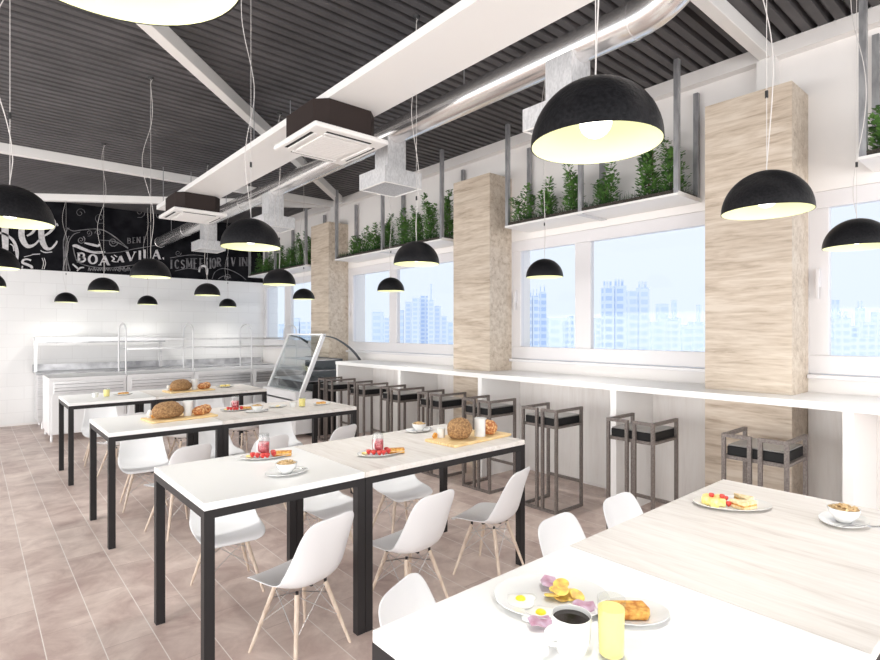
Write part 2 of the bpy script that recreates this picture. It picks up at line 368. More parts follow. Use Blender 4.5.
for st in ([(2,196,3),(5,215,5),(5,232,5.5),(5.5,250,4.5)],
           [(-22,196,3),(-18,215,5),(-18,232,5.5),(-17,250,4.5)],
           [(-40,236,1),(-20,233,2),(0,233,2),(8,236,2.2),(14,242,2.5),(17,252,2.8),(17,262,1.2)],
           [(10,244,.8),(13,246,1),(14,251,.8)],
           [(27,236,1.5),(33,232,2.2),(36,224,2.5),(33,217,2),(27,218,3),(22,228,4.6),(22,238,5),(27,246,4),(34,245,2),(40,239,1.4)],
           [(44,236,1.5),(50,232,2.2),(54.5,225,2.8),(52,218,2.4),(46,218,3),(41.5,228,4.6),(42,240,5),(46,248,4),(51,248.5,2),(55.5,244,1.8),(57,241,1.2)],
           [(-50,215,2),(-57,220,4),(-60,231,5),(-56,242,3.5),(-49,244,2),(-43,236,4),(-43,224,4.5),(-48,216,2.5),(-40,220,1.5)],
           [(-72,214,2),(-82,205,2.5),(-94,208,4),(-101,222,5.5),(-99,237,5.5),(-88,245,3.5),(-76,240,2),(-66,233,1.4)]):
    ribbon(m,px(st))
ribbon(m,px([(40.5,250.5,.8),(45,252.5,1),(52,252,.8)])); ribbon(m,px([(56.5,223.5,1.4),(58,226,1)]))
ribbon(m,px([(24,257,.6),(32,255,.6)])); ribbon(m,px([(32,254.5,.8),(40,254,.8)]))
# S
ribbon(m,px([(31,260.5,1.6),(27.5,259.3,1.5),(23.5,260,1.8),(22.6,262.6,2.2),(27,264.6,2.4),(31,266.4,2.4),(32,268.6,2)]))
ribbon(m,px([(22,268.4,1.2),(22.5,266,1.2)]))
for k in (43,45): ribbon(m,px([(k-1,258,.5),(k+.5,263,.6),(k-1,269.3,.5)]))
mural_part(m,'script_lettering',M['chalk'])
# serif letters built from strokes; (x,y in 0..1) with stroke width class
G={'B':[('v',.2),('c',[(.2,.97),(.55,.97),(.75,.85),(.72,.62),(.5,.53),(.2,.53)]),('c',[(.2,.53),(.6,.52),(.85,.4),(.85,.18),(.6,.03),(.2,.03)])],
'O':[('o',0)],'A':[('t',[(.12,0),(.5,1)]),('k',[(.5,1),(.85,0)]),('t',[(.27,.35),(.72,.35)]),('s',.12,0),('s',.87,0)],
'V':[('k',[(.12,1),(.48,0)]),('t',[(.48,0),(.88,1)]),('s',.12,1),('s',.88,1)],'I':[('v',.5)],
'D':[('v',.2),('c',[(.2,.97),(.6,.95),(.88,.75),(.9,.3),(.65,.04),(.2,.03)])],
'E':[('v',.25),('t',[(.25,.97),(.85,.97)]),('t',[(.25,.5),(.7,.5)]),('t',[(.25,.03),(.88,.03)])],
'C':[('c',[(.88,.78),(.6,.98),(.25,.85),(.15,.5),(.25,.15),(.6,.02),(.88,.2)])],
'S':[('c',[(.82,.82),(.5,.98),(.2,.82),(.28,.6),(.7,.42),(.82,.2),(.5,.02),(.15,.18)])],
'M':[('v',.14),('k',[(.14,1),(.5,.15)]),('t',[(.5,.15),(.86,1)]),('v',.86)],
'N':[('v',.15),('k',[(.15,1),(.85,0)]),('v',.85)],
'R':[('v',.2),('c',[(.2,.97),(.6,.97),(.82,.8),(.75,.58),(.2,.5)]),('k',[(.45,.5),(.88,0)])],
'U':[('v',.18),('c',[(.18,.25),(.35,.02),(.65,.02),(.82,.25)]),('v',.82)],
'L':[('v',.25),('t',[(.25,.03),(.85,.03)])],'H':[('v',.18),('v',.82),('t',[(.18,.5),(.82,.5)])]}
def letter(mb, ch, u0, v0, u1, v1, k=1.0):   # cell: left/bottom to right/top in drawing frame
    def q(p,wd): return (u0+(u1-u0)*p[0], v0+(v1-v0)*p[1], wd*k)
    for st in G[ch]:
        if st[0]=='v':
            ribbon(mb,px([q((st[1],0),2.2),q((st[1],1),2.2)]),False)
            for zz in (0,1): ribbon(mb,px([q((st[1]-.2,zz),.7),q((st[1]+.2,zz),.7)]),False)
        elif st[0]=='s': ribbon(mb,px([q((st[1]-.14,st[2]),.7),q((st[1]+.14,st[2]),.7)]),False)
        elif st[0]=='t': ribbon(mb,px([q(p,.9) for p in st[1]]),False)
        elif st[0]=='k': ribbon(mb,px([q(p,2.4) for p in st[1]]),False)
        elif st[0]=='c': ribbon(mb,px([q(p,1.7) for p in st[1]]))
        elif st[0]=='o':
            P=[q((.5+.36*math.cos(t),.5+.46*math.sin(t)),1.2+1.1*abs(math.cos(t))) for t in [2*PI*i/16 for i in range(17)]]; ribbon(mb,px(P),False)
m=MB()
for ch,u0,u1,vb,vt in (('B',77,86,262,253),('O',87.5,98,264,254.5),('A',98.5,110,265,256),('A',116.5,124,262,256),('V',126,136,261,252),('I',137,142.5,259.5,251),('I',142,147,258,250),('A',151.5,161,259,250)):
    letter(m,ch,u0,vb,u1,vt)
ribbon(m,px([(111,256,1),(114,259,1.5),(112,261,1),(116,262,1)])); ribbon(m,px([(114,255,.8),(117,257,1)]));ribbon(m,px([(163,257.5,1.5),(163.5,259.5,.8)]))
mural_part(m,'banner_lettering',M['chalk'])
m=MB()
for i,(ch,u) in enumerate((('I',169),('C',174.5),('S',180.5),('M',186),('E',193),('E',199),('I',204.5),('I',208),('O',211.5),('R',216.5),('I',225),('V',231),('I',237.5),('N',241.5),('I',248))):
    wd=4.6 if ch not in 'MN' else 6.2
    letter(m,ch,u,268.5 if i<9 else 266.5-(i-9)*.15,u+wd,260-(0 if i<3 else 1.2+.1*i),.72)
for i,(ch,u) in enumerate((('B',127),('E',132),('N',136.5),('I',142))): letter(m,ch,u,243.5-i*.4,u+4,238-i*.4,.35)
for i in range(9): # small cursive line under the banner
    u=88+i*5; ribbon(m,px([(u,271,.5),(u+1.2,267.6,.7),(u+2.2,270.8,.6),(u+3.4,268.6,.6),(u+5,271,.5)]))
ribbon(m,px([(118,268,.8),(120.5,266.5,.9),(120,271,.8),(118,270.5,.6)])); ribbon(m,px([(124,267,.8),(122.5,270,.8),(126,271,.8),(128,267,.7)]))
mural_part(m,'small_lettering',M['chalk_faint'])
m=MB()   # flourishes and frame lines
def spiral(c,r,turns,a0,wd,dirn=1):
    P=[]
    for i in range(int(10*turns)+1):
        t=i/(10*turns); P.append((c[0]+r*(1-t*.85)*math.cos(a0+dirn*2*PI*turns*t), c[1]+r*(1-t*.85)*math.sin(a0+dirn*2*PI*turns*t), wd*(1-.4*t)))
    ribbon(m,px(P),False)
for st in ([(67,228,.7),(73,231,.8),(82,230,.8),(95,229,.8),(105,231,.9),(116,238,1),(128,248,.5)],
           [(64,271,1.6),(64,255,1.3),(63.5,242,1),(66,232,.8),(69,228,.6)],[(70,271,1.1),(67,258,1),(68,244,.9),(73,235,.8),(80,232,.6)],
           [(67,271,.7),(65.6,256,.7),(66,244,.6),(69,236,.6)],
           [(73,247,.8),(75,256,.7),(78,262,.8),(88,266,.8),(104,268,.8),(120,267,.8),(134,265,.7)],
           [(88,250,.6),(104,253,.6),(120,252,.6),(134,249,.6),(152,246,.6),(166,243,.5)],
           [(100,240,.4),(116,242,1),(128,248.5,.8)],
           [(170,258,.6),(190,255,.6),(205,256,.5)],[(175,271,.5),(188,268.5,.6),(200,270,.5)],
           [(212,279,.6),(215,272,.6),(222,268.6,.7),(230,270,.7),(240,275,.6),(246,280,.5)],
           [(218,279,.6),(224,276,.7),(231,278,.6)]): ribbon(m,px(st))
for c,r,t,a,wd,dn in (((81,240),4.2,1.6,-1,.9,1),((89,233),3.4,1.4,2,.6,-1),((113,242),5,1.6,0,.9,1),((98,233),3.2,1.3,3,.6,1),((160,214),5,1.4,1,.5,1),((178,253),3.2,1.4,0,.6,1),((140,212),6,1.4,2,.4,-1),((100,218),6,1.3,1,.35,1),((80,213),5,1.3,0,.35,-1),((228,277),4,1.2,2,.5,1)):
    spiral(c,r,t,a,wd,dn)
mural_part(m,'flourishes',M['chalk_faint'])
m=MB()   # drawn cup rim and highlights
ribbon(m,px([(72.5,246,1.6),(76,246,3.2),(83,249,3),(92,252,2.6),(100,252.5,2.6),(105,252,1.6)])); ribbon(m,px([(84.5,243,1.2),(91,244.5,2.4),(98,246,2.2),(99,244,1.2)]))
ribbon(m,px([(72.5,264,1.2),(76,267,1.6),(79,270,1)])); ribbon(m,px([(77,271,1),(80,268,1.6),(84,267.5,1)]))
ribbon(m,px([(199,272,1.6),(200,267.5,2.4),(204,266,2.6),(207,269,2.2),(207,275,1.4)]))
mural_part(m,'drawn_cup',M['chalk'])

# ------------------------------------------------------------------ ceiling services
m=MB(); m.box(1.73,2.13,-2.6,7.35,2.90,2.93); m.box(1.73,1.745,-2.6,7.35,2.93,2.95); m.box(2.115,2.13,-2.6,7.35,2.93,2.95)
tray=empty('service_tray',(1.93,2.4,2.9),0,'long flat white service tray hung below the ceiling, carrying both air conditioners','tray')
o=m.build('tray_panel',M['ac_white'],tray); o.location=(-1.93,-2.4,-2.9)
for yy in (-1.0,1.2,4.4,7.2):
    for xx in (1.77,2.09):
        h=MB(); h.tube([(xx-1.93,yy-2.4,0.03),(xx-1.93,yy-2.4,0.5)],0.004,6); h.build('hanger_rod',M['post_grey'],tray)
def aircon(y0,label):
    r=empty('air_conditioner',(1.895,y0+0.305,2.685),0,label,'air conditioner','ceiling air conditioners under the white tray')
    b=MB(); hx,hy,c=0.235,0.27,0.075
    b.prism([(-hx+c,-hy),(hx-c,-hy),(hx,-hy+c),(hx,hy-c),(hx-c,hy),(-hx+c,hy),(-hx,hy-c),(-hx,-hy+c)],0.035,0.215); b.build('casing',M['ac_brown'],r,bevel=0.003)
    p=MB(); p.box(-.28,.28,-.31,.31,0.0,0.035); pan=p.build('fascia_panel',M['ac_white'],r,bevel=0.012)
    g=MB(); g.box(-.165,.165,-.19,.19,-0.008,0.0); gr=g.build('intake_grille',M['ac_white'],r,bevel=0.004)
    l=MB()
    for k in range(11): l.box(-.15,.15,-.17+k*.033,-.164+k*.033,-.0095,-.008)
    l.build('grille_slats',M['trim'],gr)
    for (a,b2,c2,d) in ((-.17,.17,-.262,-.242),(-.17,.17,.242,.262),(-.247,-.227,-.19,.19),(.227,.247,-.19,.19)):
        s=MB(); s.box(a,b2,c2,d,-0.002,0.006); s.build('air_slot',M['slot'],r)
        s=MB()
        if b2-a>.1: s.box(a,b2,c2+(.022 if c2<0 else -.03),d+(.03 if c2<0 else -.022),-0.008,-0.001)
        else: s.box(a+(.022 if a<0 else -.03),b2+(.03 if a<0 else -.022),c2,d,-0.008,-0.001)
        s.build('louvre_flap',M['ac_white'],r,bevel=0.002)
    return r
aircon(3.06,'near ceiling air conditioner with dark brown casing and white four way fascia')
aircon(6.16,'far ceiling air conditioner with dark brown casing, in front of the chalkboard mural')
DX,DZ,DR=2.455,2.925,0.088
duct=empty('ventilation_duct',(DX,5.8,DZ),0,'long polished round ventilation duct running the length of the hall, bending up at right','duct')
m=MB(); pts=[(0,YB-5.8+0.01,0),(0,-4.42,0)]
for k in range(1,13):
    a=PI/2*k/12; pts.append((0,-4.42-0.36*math.sin(a),0.36*(1-math.cos(a))))
pts.append((0,-4.78,ZC-DZ+0.01))
m.tube(pts,DR,40,caps=False); m.build('duct_pipe',M['chrome'],duct,smooth=True)
for yy in (YB-5.8-0.02,2.9,0.6,-1.9,-4.40):
    m=MB(); m.lathe([(DR-.004,-.016),(DR+.004,-.014),(DR+.004,.014),(DR-.004,.016)],40); o=m.build('duct_collar',M['chrome'],duct,smooth=True); o.rotation_euler=(PI/2,0,0); o.location=(0,yy,0)
for yy in (3.7,1.2,-.95,-3.2):
    m=MB(); m.tube([(0,yy,DR),(0,yy,ZC-DZ)],0.004,6); m.build('hanger_rod',M['post_grey'],duct)
for yc,lab in ((1.78,'square galvanised duct outlet box behind the largest hanging lamp'),(3.43,'square galvanised duct outlet box right of the near air conditioner'),(5.59,'square galvanised duct outlet box, third from the viewer, above the oak pier'),(7.68,'farthest galvanised duct outlet box, in front of the chalkboard mural')):
    r=empty('air_outlet',(DX,yc,2.5),0,lab,'air outlet','outlet boxes under the round duct')
    m=MB(); m.box(-.085,.085,-.085,.085,.117,.375); m.build('outlet_neck',M['galv'],r)
    m=MB(); h=.172
    m.box(-h,h,-h,-h+.006,0,.117); m.box(-h,h,h-.006,h,0,.117); m.box(-h,-h+.006,-h+.006,h-.006,0,.117); m.box(h-.006,h,-h+.006,h-.006,0,.117)
    m.box(-h+.006,h-.006,-h+.006,h-.006,.110,.117); m.build('outlet_box',M['galv'],r)
    m=MB(); 
    for a,b,c,d in ((-h,h,-h,-h+.014),(-h,h,h-.014,h),(-h,-h+.014,-h+.014,h-.014),(h-.014,h,-h+.014,h-.014)): m.box(a,b,c,d,-.004,.001)
    m.build('outlet_rim',M['ac_white'],r)
    m=MB()
    for k in range(14): m.box(-h+.014,h-.014,-h+.025+k*.0225,-h+.031+k*.0225,.004,.008)
    for k in range(14): m.box(-h+.025+k*.0225,-h+.031+k*.0225,-h+.014,h-.014,.0081,.012)
    m.build('outlet_grille',M['galv'],r)

# ------------------------------------------------------------------ planters
def leaf(mb,p,d,L,W):
    d=d.normalized(); sd=d.cross(Vector((0,0,1)));
    if sd.length<.1: sd=Vector((1,0,0))
    sd.normalize(); up=sd.cross(d)
    a=p; b=p+d*L*.5+sd*W+up*L*.08; c=p+d*L; e=p+d*L*.5-sd*W+up*L*.08
    mb.add([a,b,c,e],[(0,1,2),(0,2,3)])
def shrub_meshes(seed,h):
    R=random.Random(seed); f=MB(); s=MB()
    for q in range(6):
        ox,oy=R.uniform(-.05,.05),R.uniform(-.055,.055); hh=h*(1 if q==0 else R.uniform(.5,.88)); lean=Vector((R.uniform(-.06,.06),R.uniform(-.08,.08),0))
        pts=[Vector((ox,oy,0))+lean*(t*t)+Vector((0,0,hh*t)) for t in [i/6 for i in range(7)]]
        s.tube(pts,[.004*(1-.7*i/6) for i in range(7)],5)
        n=int(150*hh/.45)
        for k in range(n):
            t=(.06+.94*(k/n)); p=Vector((ox,oy,0))+lean*t*t+Vector((0,0,hh*t))
            th=R.uniform(0,2*PI); rad=(.085*(1-t)**.7+.012)*R.uniform(.2,1)
            d=Vector((math.cos(th),math.sin(th),R.uniform(.1,.9)))
            leaf(f,p+Vector((math.cos(th),math.sin(th),.2))*rad,d,R.uniform(.028,.046),R.uniform(.010,.016))
    return f,s
SH=[]
for k,h in enumerate((.30,.38,.46,.54)):
    f,s=shrub_meshes(11+k,h)
    r=empty('potted_shrub',(0,0,0)); f.build('foliage',M['leaf'],r); s.build('stem',M['stem'],r); SH.append(r)
used=set()
def grass_mesh(y0,y1,seed):
    R=random.Random(seed); g=MB()
    for k in range(int((y1-y0)*900)):
        y=R.uniform(y0,y1); x=R.uniform(3.915,4.25); h=R.uniform(.03,.09); a=R.uniform(0,2*PI); l=R.uniform(0,.04); w=.0035
        g.add([(x-w,y,2.44),(x+w,y,2.44),(x+math.cos(a)*l,y+math.sin(a)*l,2.44+h)],[(0,1,2)])
    return g
planters=[(-1.3,.80,'at the right edge',[.70,.45,.2,-.2,-.7],[0,0,0,1,0]),
 (1.86,3.56,'behind the largest lamp',[3.43,3.16,2.87,2.55,2.20,1.98],[1,1,2,1,3,2]),
 (4.49,6.80,'over the middle window',[6.55,6.25,6.0,5.75,5.4,5.1,4.85,4.62],[0,1,1,2,2,2,3,3]),
 (7.69,9.98,'beside the chalkboard',[9.75,9.4,9.1,8.8,8.5,8.2,7.9],[1,1,2,1,2,3,3])]
for pi,(y0,y1,where,ys,ks) in enumerate(planters):
    r=empty('planter_shelf',(3.92,(y0+y1)/2,2.4),0,'white hanging planter shelf on grey steel posts '+where,'planter','hanging planters along the window wall')
    ox,oy,oz=-3.92,-(y0+y1)/2,-2.4
    def pb(mb,name,mt,**k):
        o=mb.build(name,mt,r,**k); o.location=(ox,oy,oz); return o
    m=MB(); m.box(3.90,4.275,y0,y1,2.40,2.41); m.box(3.90,3.905,y0,y1,2.41,2.418); m.box(4.27,4.275,y0,y1,2.41,2.432); m.box(3.905,4.27,y0,y0+.005,2.41,2.432); m.box(3.905,4.27,y1-.005,y1,2.41,2.432); pb(m,'shelf_tray',M['ac_white'])
    m=MB(); m.box(3.907,4.268,y0+.008,y1-.008,2.411,2.446); pb(m,'soil',M['soil'])
    for yy in (y0+.02,(y0+y1)/2,y1-.02):
        m=MB(); m.box(3.905,3.94,yy-.018,yy+.018,2.41,ZC); pb(m,'post',M['post_grey'])
        m=MB(); m.box(4.225,4.26,yy-.018,yy+.018,2.41,3.24); pb(m,'post',M['post_grey'])
    for yy in ((y0+y1)/2,):
        m=MB(); m.box(3.90,4.275,yy-.03,yy+.03,2.392,2.3995); pb(m,'bracket',M['galv'])
    for k,(yy,kk) in enumerate(zip(ys,ks)):
        src=SH[kk]
        if kk not in used: used.add(kk); c=src
        else: c=copy_tree(src)
        c.location=(4.07+random.uniform(-.03,.03),yy,2.44); c.rotation_euler=(0,0,random.uniform(0,6))
        cnt=len(ys)
        pos=['leftmost','second from left','third from left','fourth from left','fifth from left','sixth from left','seventh from left','eighth from left'][k]
        tag(c,'%s green shrub in the planter %s'%(pos, where),'shrub','green shrubs in the hanging planters')
    g=grass_mesh(y0+.02,y1-.02,pi).build('planter_grass',M['grass'],kind='stuff'); tag(g,'low dark grass growing in the planter '+where,'grass')

# ------------------------------------------------------------------ bar counter under the windows
bar=empty('bar_counter',(3.9,2.5,0),0,'long white bar counter running under the windows around the oak piers','counter')
def bb(mb,name,mt,**k):
    o=mb.build(name,mt,bar,**k); o.location=(-3.9,-2.5,0); return o
P=[(3.70,-2.4),(XW-.002,-2.4)]
for a,b in cols[:2]: P += [(XW-.002,a-.004),(3.946,a-.004),(3.946,b+.004),(XW-.002,b+.004)]
P += [(XW-.002,6.43),(3.70,6.43)]
m=MB(); m.prism(P,0.955,0.998); bb(m,'counter_top',M['counter_white'])
for a_,b_ in ((-2.4,1.145),(1.695,3.805),(4.355,6.43)):
    m=MB(); m.box(XW-.016,XW-.003,a_,b_,.03,.95); bb(m,'back_panel',M['brightening_board'])  # panel added and kept extra pale to brighten the dim space under the counter
for yy in (-1.0,.80,2.265,3.70,5.0,6.39):
    x1=XW-.018
    m=MB(); m.box(3.705,x1,yy-.02,yy+.03,0,.955); bb(m,'support_panel',M['counter_white'])

# ------------------------------------------------------------------ bar stools
def make_stool():
    r=empty('bar_stool'); t=.021; W,D,H=.35,.345,.80   # x: room side 0 .. D wall side ; y 0..W
    def leg(x,y):
        m=MB(); m.box(x,x+t,y,y+t,t,H-t); m.build('leg',M['stool_metal'],r)
    for y in (0,.132,.188,W-t): leg(0,y)
    leg(D-t,0); leg(D-t,W-t)
    m=MB(); m.box(0,t,0,.132+t,H-t,H); m.box(t,D,0,t,H-t,H); m.build('arm_rail',M['stool_metal'],r)
    m=MB(); m.box(0,t,.188,W,H-t,H); m.box(t,D,W-t,W,H-t,H); m.build('arm_rail',M['stool_metal'],r)
    m=MB(); m.box(0,t,0,W,0,t); m.box(t,D,0,t,0,t); m.box(t,D,W-t,W,0,t); m.build('base_rail',M['stool_metal'],r)
    m=MB(); m.box(D-t,D,t,W-t,.19,.19+t); m.build('footrest',M['stool_metal'],r)
    m=MB(); m.box(t,D-.002,.004,t-.001,.655,.672); m.box(t,D-.002,W-t+.001,W-.004,.655,.672); m.box(t,D-.003,t,W-t,.650,.672); m.build('seat_support',M['stool_metal'],r)
    m=MB(); m.box(t+.002,D+.004,t+.002,W-t-.002,.672,.728); m.build('seat_cushion',M['stool_black'],r,bevel=.006)
    m=MB(); m.box(t+.006,D+.0,t+.006,W-t-.006,.728,.737); m.build('seat_pad',M['stool_top'],r,bevel=.004)
    return r
st0=make_stool()
st_info=[(1.00,'bar stool standing in front of the nearest oak pier, closest to the camera'),(1.772,'second nearest bar stool, standing left of the nearest oak pier'),
 (2.549,'third nearest bar stool, standing to the right of the breadboard table end'),(3.255,'bar stool seen just behind the round seeded loaf on the nearest row'),
 (3.905,'bar stool in front of the middle oak pier'),(4.565,'bar stool just left of the middle oak pier'),(5.235,'second farthest bar stool, two left of the middle oak pier'),(5.955,'farthest bar stool, beside the end of the bar counter and the glass display case')]
for i,(yy,lab) in enumerate(st_info):
    c=st0 if i==0 else copy_tree(st0); c.location=(3.375,yy,0); tag(c,lab,'stool','brown grey metal stools along the bar counter')

# ------------------------------------------------------------------ tables
def table(x0,x1,y0,y1,top,label,grp):
    r=empty('dining_table',((x0+x1)/2,(y0+y1)/2,0),0,label,'table',grp); hx,hy=(x1-x0)/2-.0015,(y1-y0)/2; t=.04
    m=MB(); m.box(-hx,hx,-hy,hy,.722,.75); o=m.build('tabletop',top,r,bevel=.003)
    m=MB(); m.box(-hx,hx,-hy,-hy+t*.8,.69,.7215); m.box(-hx,hx,hy-t*.8,hy,.69,.7215); m.box(-hx,-hx+t*.8,-hy+t*.8,hy-t*.8,.69,.7215); m.box(hx-t*.8,hx,-hy+t*.8,hy-t*.8,.69,.7215)
    m.build('apron_frame',M['black_metal'],r)
    for sx in (-1,1):
        for sy in (-1,1):
            m=MB(); xa=sx*hx; xb=sx*(hx-t); ya=sy*hy; yb=sy*(hy-t)
            m.box(min(xa,xb),max(xa,xb),min(ya,yb),max(ya,yb),0,.69); m.build('leg',M['black_metal'],r)
    return r
XA,XB,XD=.668,1.392,2.532
rows=[(.262,1.004),(2.145,2.889),(4.035,4.776),(5.925,6.662)]
names=['foreground','nearest left-hand','middle','farthest']
for (y0,y1),nm in zip(rows,names):
    table(XA,XB,y0,y1,M['table_white'],'white topped table with black square legs, %s row'%nm,'dining tables')
    table(XB,XD,y0,y1,M['oak_table'],'pale wood topped table with black legs, %s row'%nm,'dining tables')

# ------------------------------------------------------------------ shell chairs
K=.76
def make_chair():
    r=empty('shell_chair')
    # centre line (forward y, z, half width, edge rise, edge curl)
    C=[(.232,.392,.140,.000),(.236,.402,.178,.002),(.228,.414,.203,.006),(.20,.424,.220,.012),(.14,.426,.230,.022),(.06,.418,.236,.034),(-.02,.410,.236,.045),(-.09,.408,.236,.060),
       (-.145,.420,.234,.078),(-.185,.452,.231,.088),(-.207,.50,.226,.082),(-.222,.56,.218,.068),(-.238,.63,.208,.052),(-.254,.70,.202,.036),(-.268,.755,.192,.024),(-.277,.79,.176,.016),(-.282,.812,.148,.010),(-.284,.822,.100,.006)]
    n=14; vs=[]; fs=[]
    for i,(y,z,hw,rise) in enumerate(C):
        a=C[max(i-1,0)]; b=C[min(i+1,len(C)-1)]; ty,tz=b[0]-a[0],b[1]-a[1]; l=math.hypot(ty,tz); ny,nz=tz/l,-ty/l   # towards sitter
        if i<2: ny,nz=0,1
        for j in range(n+1):
            s=-1+2*j/n; e=abs(s)**2.6
            vs.append((hw*s*K,(y+ny*rise*e)*K,(z+nz*rise*e)*K))
    for i in range(len(C)-1):
        for j in range(n): fs.append((i*(n+1)+j,i*(n+1)+j+1,(i+1)*(n+1)+j+1,(i+1)*(n+1)+j))
    m=MB(); m.add(vs,fs); o=m.build('seat_shell',M['chair_plastic'],r,smooth=True,angle=3)
    so=o.modifiers.new('thick','SOLIDIFY'); so.thickness=.0055; so.offset=0
    sb=o.modifiers.new('sub','SUBSURF'); sb.levels=1; sb.render_levels=1
    top=[(sx*.105,sy*.095,.375) for sx,sy in ((1,1),(-1,1),(-1,-1),(1,-1))]; bot=[(sx*.205,sy*.20,0) for sx,sy in ((1,1),(-1,1),(-1,-1),(1,-1))]
    for a,b in zip(top,bot):
        m=MB(); A=Vector(a)*K; B=Vector(b)*K; m.tube([B,B+(A-B)*.5,A],[.0085*K,.0125*K,.0145*K],10); m.build('leg',M['leg_wood'],r,smooth=True)
    def L(i,t): return (Vector(top[i])*(1-t)+Vector(bot[i])*t)*K
    m=MB(); wr=.0028*K
    for i in range(4):
        j=(i+1)%4
        m.tube([L(i,.02),L(j,.55)],wr,5); m.tube([L(j,.02),L(i,.55)],wr,5)
    for i in range(4): m.tube([L(i,.18),Vector((0,0,.33*K)),L((i+2)%4,.18)],wr,5)
    m.build('wire_brace',M['wire'],r)
    m=MB()
    for i in range(4): a=Vector(top[i])*K; m.tube([a-Vector((0,0,.03*K)),a+Vector((0,0,.018*K))],.009*K,8)
    m.box(-.11*K,.11*K,-.006,.006,.392*K,.399*K); m.box(-.006,.006,-.10*K,.10*K,.385*K,.3915*K); m.build('seat_mount',M['black_metal'],r)
    return r
ch0=make_chair()
# heading: angle of the sitter's facing direction (0 = towards +y)
near_side=[(1.11,2.235,.24,'left'),(1.69,2.205,.10,'middle'),(2.30,2.22,.28,'right')]
far_side=[(1.06,3.01,PI-.12,'left'),(1.66,3.03,PI+.15,'middle'),(2.22,2.99,PI-.1,'right')]
first=True
rown=['foreground','nearest left-hand','middle','farthest']
for ri,off in ((0,-1.885),(1,0),(2,1.89),(3,3.78)):
    for (sx,sy,rz,w2) in far_side:
        c=ch0 if first else copy_tree(ch0); first=False
        if ri==0: sx,sy,rz={'left':(1.085,1.165,PI+.42),'middle':(1.875,1.21,PI+.05),'right':(2.33,1.20,PI)}[w2]; o2=0
        else: o2=off
        c.location=(sx,sy+o2,0); c.rotation_euler=(0,0,rz)
        tag(c,'white shell chair, %s one on the far side of the %s row'%(w2,rown[ri]),'chair','white shell chairs around the tables')
    if ri==0: continue
    for (sx,sy,rz,w2) in near_side:
        c=copy_tree(ch0); c.location=(sx,sy+off,0); c.rotation_euler=(0,0,rz)
        tag(c,'white shell chair, %s one on the near side of the %s row'%(w2,rown[ri]),'chair','white shell chairs around the tables')

# ------------------------------------------------------------------ hanging lamps
def make_lamp(var):
    r=empty('pendant_lamp'); R=.145
    def dome(rad,n=14): return [(rad*math.cos(PI/2*i/n),rad*math.sin(PI/2*i/n)) for i in range(n+1)]
    o_=dome(R); o_[-1]=(0.0001,R)
    inn=[(p[0]*.985,p[1]*.985) for p in o_]
    m=MB(); m.lathe(o_+[],48); 
    m=MB(); vs=o_[:-1]+[(.0,R)]
    m.lathe([(R*.985,0.0)]+o_[:-1]+[(.004,R)],48); 
    m.f=[f for f in m.f if len(f)==4]; m.mi=[0]*len(m.f)
    m.build('lamp_shade',M['shade_black'],r,smooth=True,angle=1.2)
    m=MB(); m.lathe([(p[0]*.982,p[1]*.982) for p in o_[:-1]]+[(.004,R*.982)],48); m.f=[f for f in m.f if len(f)==4]; m.mi=[0]*len(m.f)
    m.build('shade_lining',M['shade_cream'],r,smooth=True,angle=3)
    m=MB(); m.blob((0,0,.052),.036,.036,.036,0,1,20,12); bu=m.build('bulb',M['bulb'],r,smooth=True,angle=3)
    m=MB(); m.lathe([(.016,.085),(.016,R*.975)],16); m.build('lamp_socket',M['connector'],r)
    H=ZC-1.83
    m=MB(); m.tube([(0,0,R-.002),(0,0,H)],.0012,6); m.build('suspension_wire',M['cord'],r)
    R_=random.Random(var); pts=[]; x0=0.0; n=18
    for i in range(n+1):
        t=i/n; amp=.05*math.sin(PI*t)**.7
        pts.append((amp*math.sin(t*9+var*1.7)-.02*math.sin(PI*t), amp*math.cos(t*7+var), R+.02+(H-R-.02)*t*.97))
    pts=[(0,0,R)]+pts+[(.02,0.0,H)]
    m=MB(); m.tube(smooth(pts,3),.0018,6); m.build('power_cable',M['cord'],r,smooth=True)
    m=MB(); m.lathe([(.0055,R+.26),(.0055,R+.285)],10); m.build('cable_clip',M['connector'],r)
    m=MB(); m.lathe([(.02,H-.012),(.024,H)],16); m.build('ceiling_rose',M['connector'],r)
    return r
LV=[make_lamp(k) for k in range(3)]
def bulb_light(r):
    d=bpy.data.lights.get('lamp_bulb_light')
    if d is None:
        d=bpy.data.lights.new('lamp_bulb_light','SPOT'); d.energy=LAMP_POWER; d.color=(1,.975,.94); d.shadow_soft_size=.035; d.spot_size=2.35; d.spot_blend=1.0
    l=bpy.data.objects.new('lamp_bulb_light',d); COL.objects.link(l); l.parent=r; l.location=(0,0,.008)
lx=[(.115,'first'),(1.07,'second'),(2.135,'third'),(3.385,'fourth')]
ly=[(.70,'nearest'),(2.70,'second'),(4.72,'third'),(6.72,'fourth'),(9.25,'farthest')]
